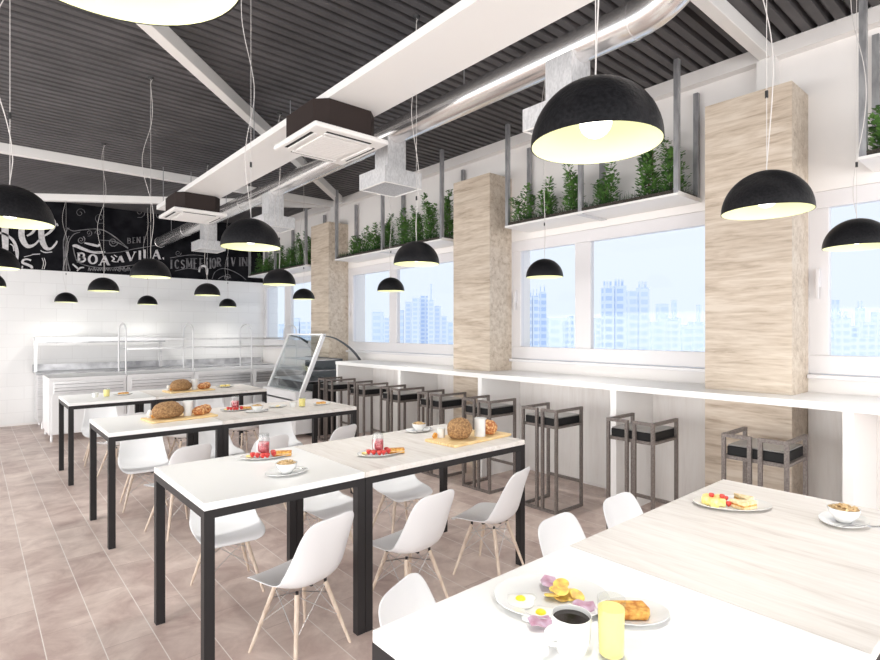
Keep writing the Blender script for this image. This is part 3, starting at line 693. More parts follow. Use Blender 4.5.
lamp_lab={(0,0):'black dome lamp cut off by the top edge of the photo, at upper left',(1,0):'largest black dome lamp, hanging at upper centre right with its globe bulb showing',(2,0):'black dome lamp hanging in front of the nearest oak pier',(3,0):'black dome lamp at the right edge of the photo',
(0,1):'black dome lamp cut off by the left edge, in front of the script lettering',(1,1):'black dome lamp hanging right of the far air conditioner, over the nearest left-hand row',(2,1):'black dome lamp in front of the middle window, beside the middle oak pier',(3,1):'black dome lamp against the left pane of the nearest big window',
(0,2):'half visible black dome lamp low at the left edge, under the script lettering',(1,2):'black dome lamp covering the banner lettering of the mural',(2,2):'black dome lamp in front of the far corner window',(3,2):'small black dome lamp against the mullion of the middle window',
(0,3):'sliver of a small black dome lamp at the left edge before the white tiles',(1,3):'small black dome lamp under the drawn coffee cup of the mural',(2,3):'small black dome lamp below the farthest outlet box',(3,3):'small black dome lamp overlapping the farthest oak pier',
(1,4):'leftmost of the three tiny farthest black dome lamps',(2,4):'middle one of the three tiny farthest black dome lamps',(3,4):'rightmost of the three tiny farthest black dome lamps'}
usedv=set(); 
for j,(yy,_) in enumerate(ly):
    for i,(xx,_) in enumerate(lx):
        if (i,j) not in lamp_lab: continue
        v=(i+j)%3
        if v not in usedv: usedv.add(v); c=LV[v]
        else: c=copy_tree([o for o in LV[v:v+1]][0])
        
        if j==4: xx,yy=[0,1.065,2.152,3.43][i],9.7
        if (i,j)==(3,1): xx=3.42
        c.location=(xx,yy,1.83)
        tag(c,lamp_lab[(i,j)],'lamp','black dome lamps hanging over the tables')
        LAMPS=globals().setdefault('LAMPS',[]); LAMPS.append(c)
for c in LAMPS: bulb_light(c)

# ------------------------------------------------------------------ tableware and food
TZ=.75
def oval_plate(name,c,rx,ry,rz,label,grp=None,h=.012):
    m=MB(); m.lathe([(.55,0),(.6,0),(.85,.006),(1.0,h),(1.0,h+.002),(.84,.0085),(.6,.003),(.0,.003)],48,sx=rx,sy=ry)
    o=m.build(name,M['ceramic'],smooth=True,angle=1.0); o.location=(c[0],c[1],TZ); o.rotation_euler=(0,0,rz); tag(o,label,'plate',grp); return o
def block(mb,c,lx_,ly_,lz,rot,z,tw=0):
    cr,sr=math.cos(rot),math.sin(rot); P=[(c[0]+x*cr-y*sr,c[1]+x*sr+y*cr) for x,y in ((-lx_/2,-ly_/2),(lx_/2,-ly_/2),(lx_/2,ly_/2),(-lx_/2,ly_/2))]
    mb.prism(P,z,z+lz)
def toast(c,rot,label,L=.065,W=.03,z=TZ+.0035):
    r=empty('toast_sandwich',(c[0],c[1],z),rot,label,'sandwich','toast sandwiches on the oval plates')
    m=MB(); m.box(-L/2,L/2,-W/2,W/2,.0,.009); m.build('bread_slice',M['toast'],r,bevel=.003)
    m=MB(); m.box(-L/2+.002,L/2-.002,-W/2+.001,W/2-.001,.009,.013); m.build('filling',M['toast_cut'],r,bevel=.001)
    m=MB(); m.box(-L/2,L/2,-W/2,W/2,.013,.023); m.build('bread_slice',M['toast'],r,bevel=.003); return r
def fruit(kind,c,s,label,grp,z,seed=0,rot=0):
    m=MB()
    if kind=='strawberry':
        prof=[(.0001,-1),(.35,-.8),(.7,-.3),(.85,.2),(.7,.6),(.0001,.75)]
        m.lathe([(a*s,b*s+s) for a,b in prof],12); mt=M['strawberry']; nm='strawberry'
    elif kind=='chunk':
        m.box(-s,s,-s*.8,s*.8,0,s*1.6); mt=M['pineapple']; nm='pineapple_chunk'
    else:
        m.blob((0,0,s*.5),s*1.6,s*.7,s*.5,.1,3,12,8,seed); mt=M['pineapple']; nm='fruit_slice'
    o=m.build(nm,mt,smooth=(kind!='chunk'),bevel=.002 if kind=='chunk' else 0); o.location=(c[0],c[1],z); o.rotation_euler=(0,0,rot); tag(o,label,'fruit',grp); return o
def mug_jar(c,label,h=.118,rad=.031):
    r=empty('jar_mug',(c[0],c[1],TZ+.0035),0,label,'jar','jar mugs of red fruit drink')
    m=MB(); m.lathe([(.0001,.002),(rad*.9,.002),(rad,.008),(rad,h*.78),(rad*.86,h*.86),(rad*.88,h),(rad*.84,h),(rad*.82,h*.86),(rad*.94,h*.77),(rad*.94,.01),(.0001,.006)],24); m.build('glass_jar',M['jar_glass'],r,smooth=True)
    m=MB(); m.lathe([(.0001,.008),(rad*.92,.0105),(rad*.92,h*.62),(.0001,h*.62)],20); m.build('red_drink',M['jam'],r,smooth=True,angle=1)
    m=MB(); hp=[(-rad*.95,0,h*.72),(-rad*1.5,0,h*.74),(-rad*1.9,0,h*.55),(-rad*1.8,0,h*.32),(-rad*.97,0,h*.18)]; m.tube(smooth(hp,5),.0035,8); o=m.build('jar_handle',M['ceramic'],r,smooth=True); o.rotation_euler=(0,0,.6)
    m=MB(); m.lathe([(rad*.90,h*.88),(rad*.93,h*.90),(rad*.93,h*.97),(rad*.90,h*.99)],20); m.f=[f for f in m.f if len(f)==4]; m.mi=[0]*len(m.f); m.build('jar_thread',M['jar_glass'],r,smooth=True)
    return r
def fruit_plate(c,where,s=1.0):
    oval_plate('oval_plate',c,.13*s,.085*s,-.15,'white oval plate with jar mug and fruit %s'%where,'breakfast plates')
    x,y=c
    mug_jar((x-.008,y+.015),'glass jar mug of red drink %s'%where)
    toast((x+.075,y-.035),.25-.75,'golden toast sandwich beside the jar mug %s'%where,.09,.042)
    for k,(dx,dy) in enumerate(((-.045,-.01),(-.03,-.035),(-.058,.012),(.022,-.03),(.032,.0),(-.012,-.04))):
        fruit('strawberry',(x+dx*1.15,y+dy*1.15),.0165,'red strawberry piece %s, %s of the plate'%(where,['left','near left','far left','near right','right','front'][k]),'strawberries on the fruit plates',TZ+.0045)
    fruit('slice',(x-.075,y+.035),.013,'yellow fruit slice on the plate %s'%where,'yellow fruit slices',TZ+.0035,2,-.9)
def bowl_set(c,where,spoon=True):
    x,y=c
    oval_plate('saucer',c,.10,.07,.0,'white oval saucer under the cereal bowl %s'%where,'saucers')
    r=empty('cereal_bowl',(x,y,TZ+.0035),0,'small white bowl heaped with cereal %s'%where,'bowl','small white bowls')
    m=MB(); m.lathe([(.0001,.0),(.016,.0),(.018,.004),(.032,.022),(.036,.036),(.034,.036),(.030,.023),(.016,.006),(.0001,.005)],28); r.scale=(1.35,1.35,1.35); m.build('bowl',M['ceramic'],r,smooth=True,angle=1.2)
    m=MB(); R_=random.Random(3)
    m.lathe([(.0001,.030),(.0315,.030),(.033,.034),(.0001,.035)],20)
    for k in range(34):
        a=R_.uniform(0,2*PI); q=R_.uniform(0,.027); m.blob((q*math.cos(a),q*math.sin(a),.036+.006*(1-q/.03)),R_.uniform(.004,.007),.004,.0035,.2,4,7,5,k,0,R_.uniform(0,3))
    m.build('cereal',M['cereal'],r,smooth=True,kind='stuff')
    if spoon:
        sp=empty('spoon',(x+.068,y-.034,TZ+.016),-.8,'metal spoon resting on the saucer %s'%where,'spoon','spoons')
        m=MB(); m.blob((0,0,.002),.013,.009,.0035,0,1,14,8); m.build('spoon_bowl',M['cutlery'],sp,smooth=True)
        m=MB(); m.tube([(-.013,0,.002),(-.04,0,.004),(-.10,0,.0)],[.0022,.0018,.0026],6); m.build('spoon_handle',M['cutlery'],sp,smooth=True)
def juice(c,h,rad,label,where=''):
    r=empty('juice_glass',(c[0],c[1],TZ),0,label,'glass','glasses of yellow juice')
    m=MB(); m.lathe([(.0001,.0),(rad*.84,.0),(rad*.88,.003),(rad,h),(rad*.95,h),(rad*.84,.006),(.0001,.006)],32); m.build('tumbler',M['jar_glass'],r,smooth=True,angle=1)
    m=MB(); m.lathe([(.0001,.007),(rad*.83,.007),(rad*.925,h*.84),(rad*.6,h*.845),(.0001,h*.845)],32); m.build('juice',M['juice'],r,smooth=True,angle=1)
    return r
def paper_cup(c,label,h=.085,z=TZ,k=1.0):
    m=MB(); m.lathe([(.0001,0),(.022*k,0),(.030*k,h),(.028*k,h),(.021*k,.003),(.0001,.003)],28); o=m.build('white_cup',M['ceramic'],smooth=True,angle=1.0); o.location=(c[0],c[1],z); tag(o,label,'cup','plain white cups on the bread boards'); return o
def round_bread(c,rx,ry,rz,rot,mt,nm,label,cat,grp,seed,z):
    m=MB(); m.blob((0,0,rz*.8),rx,ry,rz,.12,2.2,28,18,seed,.8); o=m.build(nm,mt,smooth=True,angle=3); o.location=(c[0],c[1],z); o.rotation_euler=(0,0,rot); tag(o,label,cat,grp); return o

def bread_board(c,where,split=True):
    x,y=c; hx,hy=.235,.145
    m=MB(); m.box(-.235,.235,-.125,.125,0,.016); o=m.build('bread_board',M['board'],bevel=.004); o.location=(x,y,TZ); o.rotation_euler=(0,0,.10); tag(o,'pale bamboo bread board with loaves %s'%where,'board','bamboo bread boards')
    z=TZ+.016
    round_bread((x-.09,y-.02),.112,.075,.066,.12,M['loaf'],'brown_loaf','big seeded brown loaf on the bread board %s'%where,'bread','big brown loaves',5,z)
    paper_cup((x+.052,y-.01),'tall plain white cup beside the loaf %s'%where,.112,z,1.25)
    round_bread((x+.135,y-.02),.056,.046,.037,.2,M['roll'],'seeded_roll','nearer golden seeded roll by the cup %s'%where,'bread','golden seeded rolls',2,z)
    round_bread((x+.195,y+.045),.054,.046,.037,.9,M['roll'],'seeded_roll','farther golden seeded roll by the cup %s'%where,'bread','golden seeded rolls',3,z)
    e=empty('egg_cup',(x-.19,y+.075,z),0,'white egg cup with boiled egg %s'%where,'egg cup','egg cups')
    m=MB(); m.lathe([(.0001,0),(.016,0),(.012,.008),(.02,.03),(.018,.03),(.0001,.012)],18); m.build('cup',M['ceramic'],e,smooth=True)
    m=MB(); m.blob((0,0,.036),.016,.016,.02,0,1,14,10); m.build('egg',M['egg_white'],e,smooth=True)
    m=MB(); m.blob((0,0,.016),.015,.012,.014,.2,3,12,8,4); o=m.build('tomato_piece',M['toast'],smooth=True); o.location=(x-.175,y+.035,z-.003); tag(o,'orange red tomato wedge by the egg cup %s'%where,'tomato','tomato wedges')
W1='on the nearest left-hand white table'; W2='on the nearest left-hand wood table'
fruit_plate((1.165,2.735),W1); bowl_set((1.10,2.355),W1)
fruit_plate((1.655,2.40),W2)
bowl_set((2.22,2.78),'by the window end, nearest wood table',True)
# nearest row bread board
def near_board():
    x,y=2.30,2.39
    m=MB(); m.box(-.255,.255,-.125,.125,0,.016); o=m.build('bread_board',M['board'],bevel=.004); o.location=(x,y,TZ); o.rotation_euler=(0,0,.06); tag(o,'pale bamboo bread board at the window end of the nearest left-hand row','board','bamboo bread boards')
    z=TZ+.0165
    round_bread((2.215,2.385),.082,.075,.068,.4,M['loaf'],'brown_loaf','big round seeded loaf on the nearest board by the windows','bread','big brown loaves',9,z)
    m=MB(); m.lathe([(.0001,0),(.033,0),(.034,.11),(.032,.11),(.027,.004),(.0001,.004)],28); o=m.build('white_cup',M['ceramic'],smooth=True,angle=1); o.location=(2.352,2.35,z); tag(o,'tall white cylinder cup between the round loaf and the roll','cup','plain white cups on the bread boards')
    round_bread((2.45,2.37),.054,.05,.048,.0,M['roll'],'seeded_roll','round golden seeded roll at the window end of the nearest board','bread','golden seeded rolls',7,z)
    m=MB(); m.lathe([(.0001,0),(.022,0),(.026,.055),(.024,.055),(.0001,.004)],24); o=m.build('white_cup',M['ceramic'],smooth=True,angle=1); o.location=(2.145,2.475,z); tag(o,'short white cup half hidden behind the round loaf','cup','plain white cups on the bread boards')
    m=MB(); m.blob((0,0,.014),.02,.008,.02,.2,3,12,8,4); o=m.build('tomato_piece',M['toast'],smooth=True); o.location=(2.098,2.475,z); tag(o,'orange red tomato wedge at the left end of the nearest board','tomato','tomato wedges')
    m=MB(); m.box(-.08,.08,-.055,.055,0,.006); m.box(-.078,.06,-.05,.05,.006,.010); o=m.build('paper_napkin',M['paper'],bevel=.002); o.location=(2.42,2.60,TZ); o.rotation_euler=(0,0,.3); tag(o,'folded white napkin behind the nearest bread board','napkin')
near_board()
R2W='on the middle white table'; R2O='on the middle wood table'
bread_board((1.19,4.37),R2W)
fruit_plate((1.665,4.50),R2O); bowl_set((1.755,4.30),R2O)
juice((2.165,4.33),.085,.03,'glass of yellow juice on the middle wood table')
oval_plate('oval_plate',(2.36,4.34),.085,.06,.1,'small white oval plate right of the juice glass in the middle row','breakfast plates'); toast((2.35,4.335),.1,'flat golden toast on the small plate right of the juice glass in the middle row',.08,.04)
paper_cup((2.10,4.37),'low white cup left of the juice glass in the middle row',.04); oval_plate('oval_plate',(2.0,4.45),.08,.06,0,'white oval plate left of the juice glass in the middle row','breakfast plates')
fruit('slice',(2.0,4.45),.013,'pale fruit slice on the plate left of the juice glass in the middle row','yellow fruit slices',TZ+.0035,3,.2)
juice((1.02,6.25),.085,.03,'glass of yellow juice on the white table of the farthest row')
paper_cup((.93,6.30),'low white cup left of the juice glass in the farthest row',.045)
oval_plate('oval_plate',(1.18,6.33),.09,.065,.1,'white oval plate on the white table of the farthest row','breakfast plates'); toast((1.18,6.32),.1,'flat golden toast on the plate of the farthest row',.09,.045)
bread_board((1.80,6.27),'on the farthest wood table')
oval_plate('oval_plate',(2.24,6.42),.10,.07,0,'white oval plate with yellow fruit at the window end of the farthest row','breakfast plates')
for k,(dx,dy) in enumerate(((-.04,0),(-.015,.01),(.015,-.005),(.04,.005))): fruit('chunk',(2.24+dx,6.42+dy),.016,'yellow fruit chunk on the plate at the window end of the farthest row, %s'%['leftmost','left','right','rightmost'][k],'pineapple chunks on the farthest plate',TZ+.0035,k,k)

# foreground breakfast
pc=(1.072,.825)
oval_plate('oval_plate',pc,.140,.114,-.68,'large white oval plate of fried eggs, potatoes and ham in the foreground','breakfast plates',.014)
for k,(ex,ey,lab) in enumerate(((1.006,.87,'left fried egg with yellow yolk on the big foreground plate'),(.992,.797,'right fried egg, behind the coffee cup, on the big foreground plate'))):
    r=empty('fried_egg',(ex,ey,TZ+.0045),0,lab,'egg','fried eggs')
    m=MB(); m.blob((0,0,.0),.043,.036,.0045,.35,1.6,26,8,k+2,.15); m.build('egg_white',M['egg_white'],r,smooth=True,angle=3)
    m=MB(); m.blob((.004,0,.004),.0125,.0125,.0075,.05,2,16,8,k,.1); m.build('yolk',M['yolk'],r,smooth=True,angle=3)
for k,(dx,dy,dz,rx) in enumerate(((0,0,0,.2),(.022,-.016,.004,-.3),(-.02,.014,.005,.4),(.008,.018,.010,.1),(.018,.004,.015,-.5),(-.006,-.004,.020,.3),(.03,-.03,.006,.5),(.012,.008,.026,-.2))):
    m=MB(); m.lathe([(.0001,0),(.018,0),(.020,.0025),(.018,.005),(.0001,.005)],18); o=m.build('potato_slice',M['potato'],smooth=True,angle=.9); o.location=(1.092+dx*.9,.812+dy*.9,TZ+.0065+dz); o.rotation_euler=(rx*.8,rx*.6-.1,k); tag(o,'fried potato slice, %s of the pile on the foreground plate'%['bottom middle','lower right','lower left','back','right','top left','nearest','topmost'][k],'potato slice','fried potato slices on the foreground plate')
def ham(c,rz,lab,L=.05,W=.022,z=.0065):
    m=MB(); n=10; vs=[]
    for i in range(n+1):
        t=i/n; 
        for s_ in (-1,1): vs.append((L*(t-.5),W*s_*(.6+.4*math.sin(PI*t)),.003*math.sin(t*7)+.003*(s_>0)))
    k=len(vs); vs+= [(a,b,c_-.002) for a,b,c_ in vs]; fs=[(2*i,2*i+2,2*i+3,2*i+1) for i in range(n)]+[(k+2*i,k+2*i+1,k+2*i+3,k+2*i+2) for i in range(n)]
    fs+=[(2*i,k+2*i,k+2*i+2,2*i+2) for i in range(n)]+[(2*i+1,2*i+3,k+2*i+3,k+2*i+1) for i in range(n)]+[(0,1,k+1,k),(2*n,k+2*n,k+2*n+1,2*n+1)]
    m.add(vs,fs); o=m.build('ham_slice',M['ham'],smooth=True,angle=1); o.location=(c[0],c[1],TZ+z+.006); o.rotation_euler=(0,0,rz); tag(o,lab,'ham','ham slices on the foreground plate')
ham((1.118,.868),.6,'pale lilac ham slice behind the potato slices',.055,.022,.012); ham((1.092,.745),-.7,'folded pink ham slice right of the potato slices'); ham((.957,.768),-.5,'pink ham slice at the front rim of the big foreground plate',.05,.02,.008)
# coffee cup
r=empty('coffee_cup',(.942,.674,TZ),-3.4,'white porcelain cup of black coffee in the foreground','cup')
m=MB(); m.lathe([(.0001,.002),(.022,.002),(.023,0),(.026,0),(.031,.02),(.0345,.072),(.0325,.072),(.029,.02),(.02,.006),(.0001,.006)],40); r.scale=(1.2,1.2,1.0); m.build('cup',M['ceramic'],r,smooth=True,angle=1.2)
m=MB(); m.lathe([(.0001,.060),(.0305,.060),(.0315,.0625),(.0001,.0628)],32); m.build('coffee',M['coffee'],r,smooth=True,angle=.9)
m=MB(); m.tube(smooth([(.030,0,.058),(.048,0,.056),(.054,0,.04),(.045,0,.024),(.029,0,.020)],5),.0045,10); m.build('cup_handle',M['ceramic'],r,smooth=True)
juice((.982,.606),.118,.0285,'tall glass of yellow orange juice in the foreground')
oval_plate('oval_plate',(1.155,.660),.085,.062,-.65,'small white oval plate with toast behind the foreground juice glass','breakfast plates')
m=MB(); m.prism([(-.045,-.028),(.035,-.032),(.050,-.008),(.046,.030),(-.045,.030)],0,.018); o=m.build('toast_slice',M['toast'],bevel=.004); o.location=(1.150,.668,TZ+.004); o.rotation_euler=(0,0,-.72); tag(o,'thick golden brown toast slice behind the foreground juice glass','toast')
# sandwich plate
oval_plate('oval_plate',(2.165,.828),.138,.09,-.8,'white oval plate with sandwich on the foreground wood table','breakfast plates')
def sand(c,rz,lab):
    r=empty('sandwich_half',(c[0],c[1],TZ+.004),rz,lab,'sandwich','sandwich halves on the foreground wood table')
    T=[(-.036,-.027),(.036,-.027),(-.036,.034)]
    m=MB(); m.prism(T,0,.011); m.build('bread_slice',M['toast_cut'],r,bevel=.002)
    m=MB(); m.prism([(a*.95,b*.95) for a,b in T],.011,.017); m.build('filling',M['toast'],r)
    m=MB(); m.prism(T,.017,.030); m.build('bread_slice',M['toast_cut'],r,bevel=.002)
sand((2.165,.785),-.3,'nearer cut sandwich half, right of the red berries'); sand((2.205,.81),1.6,'farther cut sandwich half, right of the red berries')
for k,(dx,dy) in enumerate(((-.045,.04),(-.055,.015),(-.02,.045),(-.03,.005),(-.005,.02))): fruit('chunk',(2.16+dx*1.15,.85+dy*1.1),.018,'yellow fruit chunk left of the sandwich, %s'%['far left','left','back','front','right'][k],'pineapple chunks on the sandwich plate',TZ+.004,k,k*.7)
for k,(dx,dy,dz) in enumerate(((-.035,.03,.026),(-.028,-.002,.028),(-.022,-.020,.004),(-.010,-.006,.018))): fruit('strawberry',(2.16+dx*1.15,.85+dy*1.1),.0115,'red berry piece among the fruit chunks, %s'%['farthest','nearest upper','nearest lower','right'][k],'red berries on the sandwich plate',TZ+dz)
# bowl at the right edge
bowl_set((2.268,.505),'at the right edge on the foreground wood table',False)
fk=empty('fork',(2.235,.425,TZ+.016),-.9,'metal fork resting on the saucer at the right edge','fork')
m=MB()
for k in (-1,0,1): m.tube([(.0,k*.005,.0),(.02,k*.006,.001),(.032,k*.006,.004)],.0013,6)
m.box(-.006,.0,-.007,.007,-.001,.001); m.build('tines',M['cutlery'],fk,smooth=True)
m=MB(); m.tube([(-.006,0,0),(-.04,0,.002),(-.09,0,-.008)],[.002,.0018,.0028],6); m.build('fork_handle',M['cutlery'],fk,smooth=True)

# ------------------------------------------------------------------ serving line at the back
def serving_unit(x0,x1,label):
    r=empty('refrigerated_counter',((x0+x1)/2,8.78,0),0,label,'counter','white refrigerated counters of the serving line'); hx=(x1-x0)/2-.004
    m=MB(); m.box(-hx,hx,-.40,.36,.09,.775); m.build('cabinet',M['appliance'],r,bevel=.004)
    m=MB(); m.box(-hx,hx,-.42,.38,.775,.81); m.build('counter_top',M['appliance'],r,bevel=.004)
    m=MB(); m.box(-hx+.05,hx-.03,-.412,-.40,.60,.76); g=m.build('vent_panel',M['stainless'],r,bevel=.002)
    for z in (.635,.675,.72): 
        s=MB(); s.box(-hx+.06,hx-.04,-.414,-.412,z,z+.007); s.build('vent_slot',M['line_grey'],g)
    d=MB(); d.box(-hx+.03,-.004,-.412,-.40,.12,.585); dd=d.build('door',M['appliance'],r,bevel=.003); h=MB(); h.box(-.05,-.03,-.43,-.412,.40,.54); h.build('door_handle',M['stainless'],dd)
    d=MB(); d.box(.004,hx-.03,-.412,-.40,.12,.585); dd=d.build('door',M['appliance'],r,bevel=.003); h=MB(); h.box(.03,.05,-.43,-.412,.40,.54); h.build('door_handle',M['stainless'],dd)
    for sx in (-1,1):
        for yy in (-.38,.32): l=MB(); l.tube([(sx*(hx-.03),yy,0),(sx*(hx-.03),yy,.09)],.014,10); l.build('foot',M['appliance'],r)
xs=[.735,1.605,2.475,3.345,4.215]
for i,lab in enumerate(('leftmost white refrigerated counter of the back serving line','second white refrigerated counter of the serving line from the left','third white refrigerated counter of the serving line from the left','rightmost white refrigerated counter, behind the glass display case')):
    serving_unit(xs[i],xs[i+1],lab)
gan=empty('sneeze_guard',(1.62,8.75,.81),0,'tubular sneeze guard with two glass shelves on the white serving line','shelf')
for x in (1.66,2.54,3.425,4.19):
    P=[(x-1.66,-.24,0),(x-1.66,-.24,.58)]+[(x-1.66,.0-.24*math.cos(a),.58+.12*math.sin(a)) for a in [PI*k/8 for k in range(1,8)]]+[(x-1.66,.24,.58),(x-1.66,.24,0)]
    m=MB(); m.tube(P,.011,8); m.build('hoop',M['appliance'],gan,smooth=True)
for z,y0,y1 in ((.47,-.18,.22),(.34,-.20,.22)):
    m=MB(); m.box(.01,4.19-1.66-.01,y0,y1,z,z+.008); m.build('glass_shelf',M['stainless'],gan)
    m=MB(); m.box(0,4.19-1.66,y0-.02,y0-.002,z-.008,z+.016); m.build('shelf_rail',M['stainless'],gan)
bu=empty('steel_prep_counter',(1.6,9.8,0),0,'stainless steel prep counter with overshelf against the tiled wall','counter')
def ub(mb,name,mt,**k):
    o=mb.build(name,mt,bu,**k); o.location=(-1.6,-9.8,0); return o
m=MB(); m.box(.72,4.2,9.62,10.16,.10,.775); ub(m,'cabinet',M['stainless'])
m=MB(); m.box(.70,4.22,9.56,10.17,.775,.80); ub(m,'worktop',M['stain_grey'])
m=MB(); m.box(.70,4.22,10.15,10.17,.80,.90); ub(m,'splashback',M['stain_grey'])
m=MB(); m.box(.70,2.46,9.68,10.1,1.29,1.31); m.box(.70,2.46,9.68,9.70,1.245,1.29); ub(m,'overshelf',M['stainless'])
m=MB(); m.box(.72,2.44,9.8,10.05,1.225,1.245); ub(m,'lamp_housing',M['stain_grey'])
for x in (.71,2.40):
    m=MB(); m.box(x-.01,x+.03,9.95,9.99,.80,1.29); ub(m,'shelf_post',M['stainless'])
for x in (.78,2.4,4.1):
    for y in (9.66,10.1): m=MB(); m.tube([(x,y,0),(x,y,.10)],.02,10); ub(m,'foot',M['stainless'])
# glass display case
dc=empty('display_case',(3.6,7.05,0),0,'slanted glass display case with dark curved frame at the end of the bar counter','display case')
def db(mb,name,mt,**k):
    o=mb.build(name,mt,dc,**k); o.location=(-3.6,-7.05,0); return o
YA,YZ=6.56,7.64
m=MB(); m.box(3.44,3.93,YA,YZ,0,.70); db(m,'base_cabinet',M['black_metal'])
m=MB(); m.box(3.20,3.438,YA+.02,YZ-.02,.05,.60); db(m,'front_panel',M['appliance'])
def slant(y0,y1,x_off,thick,mt,name,z0=.50,z1=1.345,xa=3.245,xb=3.60):
    m=MB(); m.prism([(xa-x_off,z0),(xa-x_off+thick,z0),(xb-x_off+thick,z1),(xb-x_off,z1)],y0,y1,'y'); return db(m,name,mt)
slant(YA+.05,YZ-.03,0,.006,M['case_glass'],'front_glass')
slant(YA,YA+.05,.02,.05,M['appliance'],'frame_post')
slant(YZ-.03,YZ,.02,.04,M['appliance'],'frame_post')
m=MB(); m.box(3.57,3.63,YA,YZ,1.345,1.365); db(m,'top_rail',M['appliance'])
m=MB(); m.box(3.20,3.30,YA,YZ,.48,.50); db(m,'bottom_rail',M['appliance'])
def arch(y0,y1,xe):
    prof=smooth([(3.60,1.345),(3.78,1.31),(3.98,1.20),(4.12,1.08),(4.23,.94)],6); P=[p for p in prof if p[0]<=xe]
    m=MB(); out=[]; n=len(P)
    for i,(x,z) in enumerate(P):
        t=.012+.02*i/n; out.append((x-t*.5,z-t))
    m.prism(P+out[::-1],y0,y1,'y'); return m
db(arch(YA,YA+.02,4.25),'curved_frame',M['dark_glass_frame']); db(arch(YZ-.02,YZ,3.93),'curved_frame',M['dark_glass_frame'])
for z,x0 in ((.72,3.36),(.86,3.44),(1.0,3.5)):
    m=MB(); m.box(x0,3.90,YA+.06,YZ-.05,z,z+.012); db(m,'inner_shelf',M['stain_grey'])
m=MB(); m.box(3.86,3.90,YA+.02,YZ-.02,.70,1.02); db(m,'back_panel',M['dark_glass_frame'])

# ------------------------------------------------------------------ city outside the windows
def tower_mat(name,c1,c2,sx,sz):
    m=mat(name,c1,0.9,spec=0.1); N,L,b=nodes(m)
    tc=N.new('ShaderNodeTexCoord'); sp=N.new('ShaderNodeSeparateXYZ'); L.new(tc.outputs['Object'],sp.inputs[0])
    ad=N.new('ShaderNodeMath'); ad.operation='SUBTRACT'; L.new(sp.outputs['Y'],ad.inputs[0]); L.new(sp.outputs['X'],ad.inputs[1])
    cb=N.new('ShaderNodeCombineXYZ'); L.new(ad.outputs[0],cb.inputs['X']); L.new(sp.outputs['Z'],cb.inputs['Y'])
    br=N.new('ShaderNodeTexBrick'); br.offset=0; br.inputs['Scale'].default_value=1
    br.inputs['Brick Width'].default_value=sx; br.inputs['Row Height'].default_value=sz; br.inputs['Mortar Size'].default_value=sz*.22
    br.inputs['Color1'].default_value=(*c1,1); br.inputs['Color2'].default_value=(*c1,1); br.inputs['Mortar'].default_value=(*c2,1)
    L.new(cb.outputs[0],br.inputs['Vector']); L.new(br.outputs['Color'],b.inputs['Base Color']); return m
TW=[tower_mat('hazed_blue_grey_tower',(0.62,0.73,0.93),(0.84,0.90,1.0),3.0,2.4),tower_mat('hazed_pale_blue_tower',(0.77,0.85,0.97),(0.90,0.94,1.0),3.4,2.6),tower_mat('hazed_faint_tower',(0.80,0.88,1.0),(0.90,0.95,1.0),6,4)]  # pale blue distance haze is painted into these facade colours
m=MB(); m.box(30,1500,-900,1500,-46,-45); o=m.build('city_ground', mat('hazed_distant_ground',(0.80,0.88,1.0),0.95,spec=0.0)); tag(o,'pale distant ground far below the windows','ground',kind='structure')  # ground colour carries the same painted haze
def ray(u,D):
    a=(u-440)/FOC; return (D*(math.sin(YAW)+math.cos(YAW)*a), D*(math.cos(YAW)-math.sin(YAW)*a))
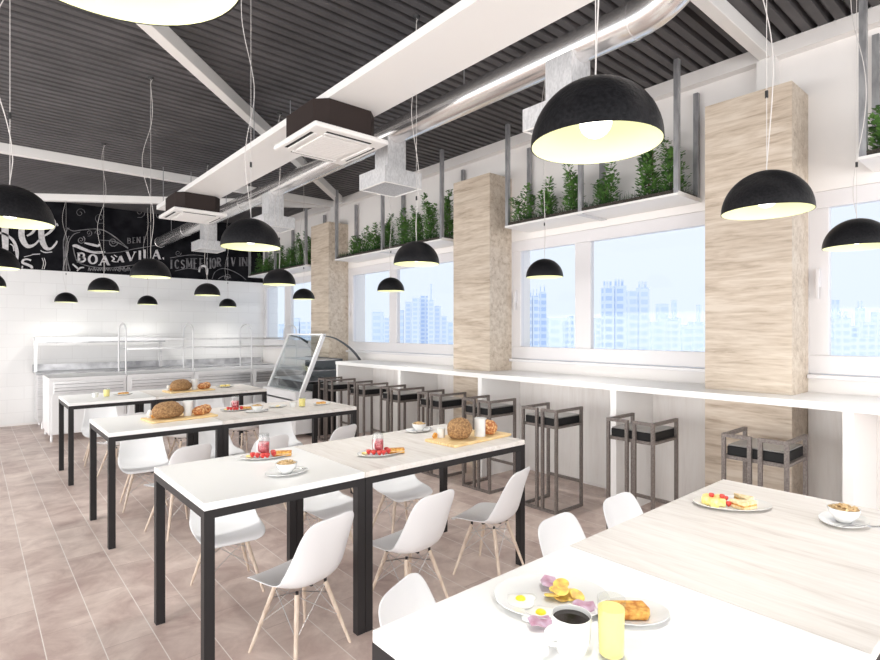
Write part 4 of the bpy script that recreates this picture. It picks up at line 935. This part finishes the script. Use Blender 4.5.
towers=[ # u0,u1,top v,depth,material,crown
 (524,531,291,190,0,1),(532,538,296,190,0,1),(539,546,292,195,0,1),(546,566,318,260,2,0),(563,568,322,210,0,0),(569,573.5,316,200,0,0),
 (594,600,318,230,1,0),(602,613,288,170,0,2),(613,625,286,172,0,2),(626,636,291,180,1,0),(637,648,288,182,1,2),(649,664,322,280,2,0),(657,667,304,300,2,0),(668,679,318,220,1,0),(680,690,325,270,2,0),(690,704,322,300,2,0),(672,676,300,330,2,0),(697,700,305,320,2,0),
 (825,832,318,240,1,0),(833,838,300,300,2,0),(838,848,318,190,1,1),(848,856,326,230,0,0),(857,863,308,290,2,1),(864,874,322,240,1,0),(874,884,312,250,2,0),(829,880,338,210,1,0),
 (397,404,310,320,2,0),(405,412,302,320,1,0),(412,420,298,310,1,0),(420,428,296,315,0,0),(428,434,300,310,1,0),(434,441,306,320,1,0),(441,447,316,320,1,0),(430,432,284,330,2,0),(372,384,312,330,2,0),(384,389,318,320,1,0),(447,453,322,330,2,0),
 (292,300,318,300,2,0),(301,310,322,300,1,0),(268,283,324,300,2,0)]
side=['leftmost','left','middle','right']
ORD=['leftmost']+[x+' from left' for x in 'second third fourth fifth sixth seventh eighth ninth tenth eleventh twelfth thirteenth fourteenth fifteenth sixteenth seventeenth eighteenth'.split()]
def zone(u): return 0 if u<350 else 1 if u<500 else 2 if u<706 else 3
for k,(u0,u1,vt,D,mi,crown) in enumerate(towers):
    rank=sorted([t[0]+t[1] for t in towers if zone(t[0])==zone(u0)]).index(u0+u1)
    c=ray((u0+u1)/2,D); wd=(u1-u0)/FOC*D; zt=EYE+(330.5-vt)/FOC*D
    m=MB(); hw=wd*.46
    r=empty('tower_block',(c[0],c[1],-45),-YAW)
    H=zt+45
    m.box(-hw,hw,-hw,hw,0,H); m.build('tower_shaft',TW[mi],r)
    if crown:
        m=MB()
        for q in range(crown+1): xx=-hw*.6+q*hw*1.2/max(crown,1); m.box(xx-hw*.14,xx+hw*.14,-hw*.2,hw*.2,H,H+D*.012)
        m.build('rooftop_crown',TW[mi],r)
    win=('the nearest big window' if 520<u0<706 else 'the right-edge window' if u0>800 else 'the middle window' if u0>350 else 'the far corner window')
    shade=['blue-grey','pale blue','faint'][mi]
    tag(r,'hazy %s tower block, %s in the view through %s'%(shade,ORD[rank],win),'building','distant towers through '+win)
